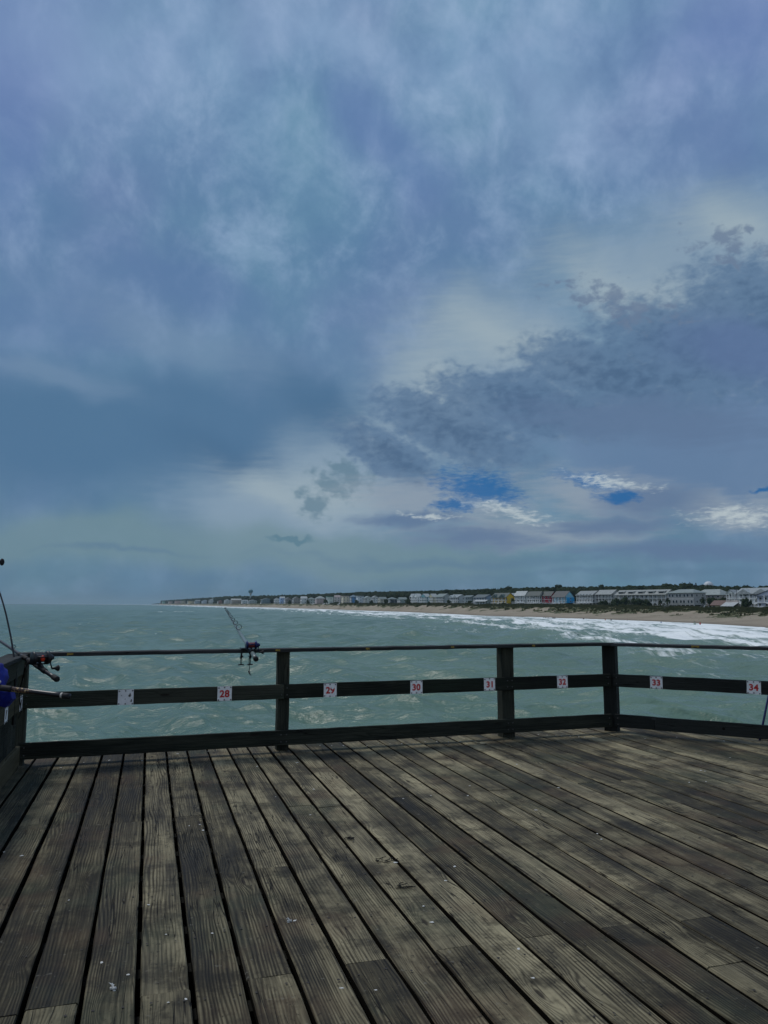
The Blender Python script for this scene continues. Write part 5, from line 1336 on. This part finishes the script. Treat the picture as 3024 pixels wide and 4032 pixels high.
# ---------------------------------------------------------------- people and things on the beach
SK = plain('skin', (.30,.17,.11), .7)
def person(px, D, label, shirt, trousers, pose='stand', seed=1, hair=(.03,.02,.015), z=None, yaw=None):
    p = pos(px, D, z); rr_ = random.Random(seed); t = thing('person', label, 'person', p, yaw if yaw is not None else rr_.uniform(-1, 1), None)
    bm = bmesh.new(); J = {}
    if pose == 'stand':
        pts = dict(pel=(0,0,.93), ch=(0,.01,1.28), nk=(0,.01,1.47), hd=(0,0,1.62), top=(0,0,1.72), sl=(-.18,0,1.42), sr=(.18,0,1.42), el=(-.25,.02,1.14), er=(.26,-.04,1.15), hl=(-.24,-.08,.90), hr=(.22,-.16,.96),
                   kl=(-.12,-.02,.50), kr=(.12,-.06,.50), al=(-.13,.06,.08), ar=(.14,-.02,.08), tl=(-.14,-.10,.04), tr=(.15,-.18,.04))
    else:
        pts = dict(pel=(0,0,.32), ch=(0,.10,.66), nk=(0,.13,.86), hd=(0,.12,1.01), top=(0,.11,1.11), sl=(-.18,.12,.80), sr=(.18,.12,.80), el=(-.25,.0,.56), er=(.25,.0,.56), hl=(-.16,-.22,.50), hr=(.16,-.22,.50),
                   kl=(-.14,-.44,.48), kr=(.14,-.42,.46), al=(-.14,-.62,.08), ar=(.15,-.66,.08), tl=(-.14,-.78,.06), tr=(.15,-.82,.06))
    ed = [('pel','ch'),('ch','nk'),('nk','hd'),('hd','top'),('nk','sl'),('nk','sr'),('sl','el'),('sr','er'),('el','hl'),('er','hr'),('pel','kl'),('pel','kr'),('kl','al'),('kr','ar'),('al','tl'),('ar','tr')]
    rad = dict(pel=.14, ch=.14, nk=.06, hd=.10, top=.07, sl=.07, sr=.07, el=.045, er=.045, hl=.035, hr=.035, kl=.065, kr=.065, al=.042, ar=.042, tl=.04, tr=.04)
    ks = list(pts); me_ = bpy.data.meshes.new('body'); me_.from_pydata([pts[k] for k in ks], [(ks.index(a), ks.index(b_)) for a, b_ in ed], [])
    o = bpy.data.objects.new('body', me_); COL.objects.link(o); o.parent = t; me_.materials.append(SK)
    md = o.modifiers.new('skin', 'SKIN'); ly = me_.skin_vertices[0].data if me_.skin_vertices else None
    if ly is None:
        bm.from_mesh(me_); bm.verts.layers.skin.verify(); bm.to_mesh(me_); ly = me_.skin_vertices[0].data
    for i, k in enumerate(ks): ly[i].radius = (rad[k], rad[k]*.8); ly[i].use_root = (k == 'pel')
    sb = o.modifiers.new('sub', 'SUBSURF'); sb.levels = 1; sb.render_levels = 1
    V_ = {k: Vector(v) for k, v in pts.items()}
    B = MB(); B.tube([V_['pel']+Vector((0,0,-.02)), V_['ch'], V_['nk']-Vector((0,0,.04))], [.175,.19,.10], 12)
    for s_ in 'lr': B.tube([V_['s'+s_], V_['e'+s_]], [.095,.07], 8)
    B.build('shirt', plain('cloth', shirt, .9), t, True)
    B = MB()
    for s_, q in (('l',-1), ('r',1)): B.tube([V_['pel']+Vector((q*.07,0,.02)), V_['k'+s_], V_['k'+s_].lerp(V_['a'+s_], .7 if seed % 2 else .1)], [.13,.092,.07], 8)
    B.build('trousers', plain('cloth', trousers, .9), t, True)
    B = MB(); B.ball(V_['hd']+Vector((0,.03,.05)), (.115,.125,.12), 10, 8); B.build('hair', plain('hair', hair, .9), t, True)
    bm.free(); return t
def D_at(px, py):
    """distance where the ray of a photo pixel meets the beach"""
    lo, hi_ = T(DW, px)*.95, T(HOUD, px)*1.02
    best = lo
    for i in range(400):
        D = lo+(hi_-lo)*i/399
        if zat(py, D) <= ground(px, D): best = D
        else:
            if i > 0: break
    return best
for (px, py, lb, sh, tr, po, sd) in (
 (2733,2450,'person in green trousers and pale shirt wading at the water edge',(.35,.42,.38),(.03,.20,.08),'stand',1),
 (2753,2451,'person in red clothes wading beside the one in green',(.45,.02,.03),(.35,.02,.03),'stand',1),
 (2176,2418,'person in dark clothes standing by the black wreckage, left of two',(.02,.02,.03),(.02,.02,.03),'stand',3),
 (2183,2418,'person in grey top standing by the black wreckage, right of two',(.16,.15,.15),(.04,.04,.05),'stand',5),
 (2296,2416,'lone person in black walking on the sand below the gabled townhouses',(.015,.015,.02),(.02,.02,.02),'stand',7),
 (2381,2400,'person in an orange top on the sand track through the dunes',(.55,.14,.06),(.30,.20,.16),'stand',2),
 (2404,2406,'person in grey standing at the dune edge right of the orange top',(.12,.13,.13),(.05,.05,.06),'stand',9),
 (2467,2397,'person in white standing on the dune before the big thicket',(.55,.55,.52),(.30,.30,.28),'stand',11),
 (2040,2408,'person sitting on the sand, left of three below the bright roofed house',(.03,.03,.04),(.03,.03,.05),'sit',4),
 (2048,2408,'person sitting on the sand, middle of three below the bright roofed house',(.05,.03,.03),(.02,.02,.03),'sit',6),
 (2055,2408,'person sitting on the sand, right of three below the bright roofed house',(.02,.03,.05),(.03,.03,.03),'sit',8),
 (1808,2401,'person sitting at the left of the long dark row of beach gear',(.03,.03,.03),(.03,.03,.03),'sit',10),
 (1543,2401,'small dark figure standing on the far beach near a black log',(.03,.03,.04),(.03,.03,.03),'stand',13),
 (1316,2400,'small dark figure at the far water edge below the pink roofs',(.03,.03,.04),(.03,.03,.03),'stand',15),
 (994,2389,'tiny dark figure on the far beach below the water tower',(.03,.03,.04),(.03,.03,.03),'stand',17)):
    person(px, D_at(px, py), lb, sh, tr, po, sd)
# the green wader's surf rod
p = pos(2731, D_at(2731, 2450)-.6); sr = thing('surf_rod', 'short green surf rod held upright by the wader in green', 'fishing rod', p)
B = MB(); B.tube([(-.35,-.1,.2), (-.25,-.1,1.2), (-.05,-.1,2.2)], [.10,.05,.03], 6); B.build('blank', plain('green_rod', (.03,.22,.10)), sr)
# black wreckage pile at the waterline
M_wr = plain('wet_black_timber', (.012,.010,.012), .6)
D_ = D_at(2165, 2427); p = pos(2165, D_); wr_ = thing('driftwood_wreck', 'long black timber wreckage lying at the water edge', 'wreckage', (p.x, p.y, p.z)); rs = random.Random(2); k = D_/FPX
for i in range(14):
    x = rs.uniform(-30, 24)*k; B = MB(); a = rs.uniform(-.25,.25); L_ = rs.uniform(6, 16)*k
    B.tube([(x-L_/2, rs.uniform(-.6,.6), .25+rs.uniform(0,.5)), (x, rs.uniform(-.4,.4), .35+rs.uniform(0,.6)), (x+L_/2, rs.uniform(-.6,.6), .25+a+rs.uniform(.1,.5))], rs.uniform(.12,.30), 7); B.build('timber', M_wr, wr_)
for x in (-26, -18, -9): B = MB(); B.tube([(x*k,0,.1), (x*k+.1,0,1.4)], .16, 7); B.build('stump', M_wr, wr_)
def gear(px, py, wpx, hpx, nm, lb, cat, col, shape='mound', n=5):
    D_ = D_at(px, py); p = pos(px, D_); k = D_/FPX; w_, h = wpx*k, hpx*k; t = thing(nm, lb, cat, (p.x, p.y, p.z-.05)); rs = random.Random(int(px)); M_ = plain('beach_gear', col, .8)
    if shape == 'tent':
        B = MB(); B.add([(-w_/2,-.8,0),(w_/2,-.8,0),(w_/2*.9,.8,0),(-w_/2*.9,.8,0),(0,.1,h),(-.25,-.6,h*.55),(.25,-.6,h*.55)], [(0,5,4),(5,6,4),(6,1,4),(1,2,4),(2,3,4),(3,0,4),(0,1,6,5)]); B.build('canopy', M_, t)
        B = MB(); B.tube([(-w_/2,-.82,0),(0,.1,h+.03),(w_/2,-.82,0)], .03, 5); B.build('pole', M_blk, t)
    else:
        for i in range(n):
            x = -w_/2+w_*(i+.5)/n; B = MB(); hh = h*rs.uniform(.6,1.05); ww = w_/n*.5
            B.box(x-ww*.8, x+ww*.8, -.3, .3, hh*.35, hh*.45); B.add([(x-ww*.8,.25,hh*.4),(x+ww*.8,.25,hh*.4),(x+ww*.8,.5,hh),(x-ww*.8,.5,hh),(x-ww*.8,.31,hh*.4),(x+ww*.8,.31,hh*.4),(x+ww*.8,.56,hh),(x-ww*.8,.56,hh)], [(0,1,2,3),(7,6,5,4),(0,4,5,1),(2,6,7,3),(1,5,6,2),(3,7,4,0)])
            for sx in (-1,1): B.tube([(x+sx*ww*.75,-.3,0),(x+sx*ww*.75,.45,hh*.6)], .03, 5); B.tube([(x+sx*ww*.75,.35,0),(x+sx*ww*.75,-.25,hh*.55)], .03, 5)
            o = B.build('chair', M_, t)
gear(2600,2423,22,13,'beach_tent','blue beach tent at the edge of the dune grass','tent',(.02,.12,.34),'tent')
gear(2236,2414,18,9,'beach_tent','dark grey beach tent below the bright blue house','tent',(.05,.055,.07),'tent')
gear(2896,2430,16,9,'beach_tent','pale green beach tent at the dune edge near the right side','tent',(.16,.36,.28),'tent')
gear(2686,2424,26,10,'beach_chairs','dark heap of folding chairs below the large grey house','chairs',(.03,.035,.04),n=4)
gear(2790,2428,24,7,'beach_chairs','low dark row of beach chairs left of the pale green tent','chairs',(.03,.03,.035),n=4)
gear(2868,2430,16,5,'beach_chairs','few low dark beach chairs beside the pale green tent','chairs',(.03,.03,.035),n=3)
gear(1828,2401,36,7,'beach_chairs','long dark row of beach chairs on the sand left of the yellow house','chairs',(.04,.03,.035),n=8)
gear(2106,2409,20,6,'beach_chairs','dark cluster of beach chairs right of the three sitting people','chairs',(.035,.035,.04),n=4)
gear(2206,2419,6,7,'beach_bin','small black bin standing right of the wreckage','bin',(.015,.015,.018),n=1)
D_ = D_at(1561, 2404); p = pos(1561, D_); B = MB(); B.tube([(-2.6,0,.3), (-.5,.2,.6), (1.6,0,.5), (2.6,-.2,.9)], [.3,.5,.4,.15], 8); o = B.build('driftwood_log', M_wr, None, True, tuple(p)); tag(o, 'black log lying on the far sand right of a small figure', 'log')
# ---------------------------------------------------------------- air
B = MB(); B.box(-15500, 15500, -15500, 15500, SEA-8, 75)
m = bpy.data.materials.new('haze_air'); m.use_nodes = True; m.node_tree.nodes.clear(); nt = NT(m.node_tree)
out = nt.node('ShaderNodeOutputMaterial'); pv_ = nt.node('ShaderNodeVolumePrincipled')
pv_.inputs['Color'].default_value = (.55,.72,.80,1); pv_.inputs['Density'].default_value = 0.8e-4; pv_.inputs['Anisotropy'].default_value = .2
nt.l.new(pv_.outputs[0], out.inputs['Volume'])
hz = B.build('haze', m); tag(hz, kind='stuff'); hz.display_type = 'WIRE'
m.cycles.homogeneous_volume = True
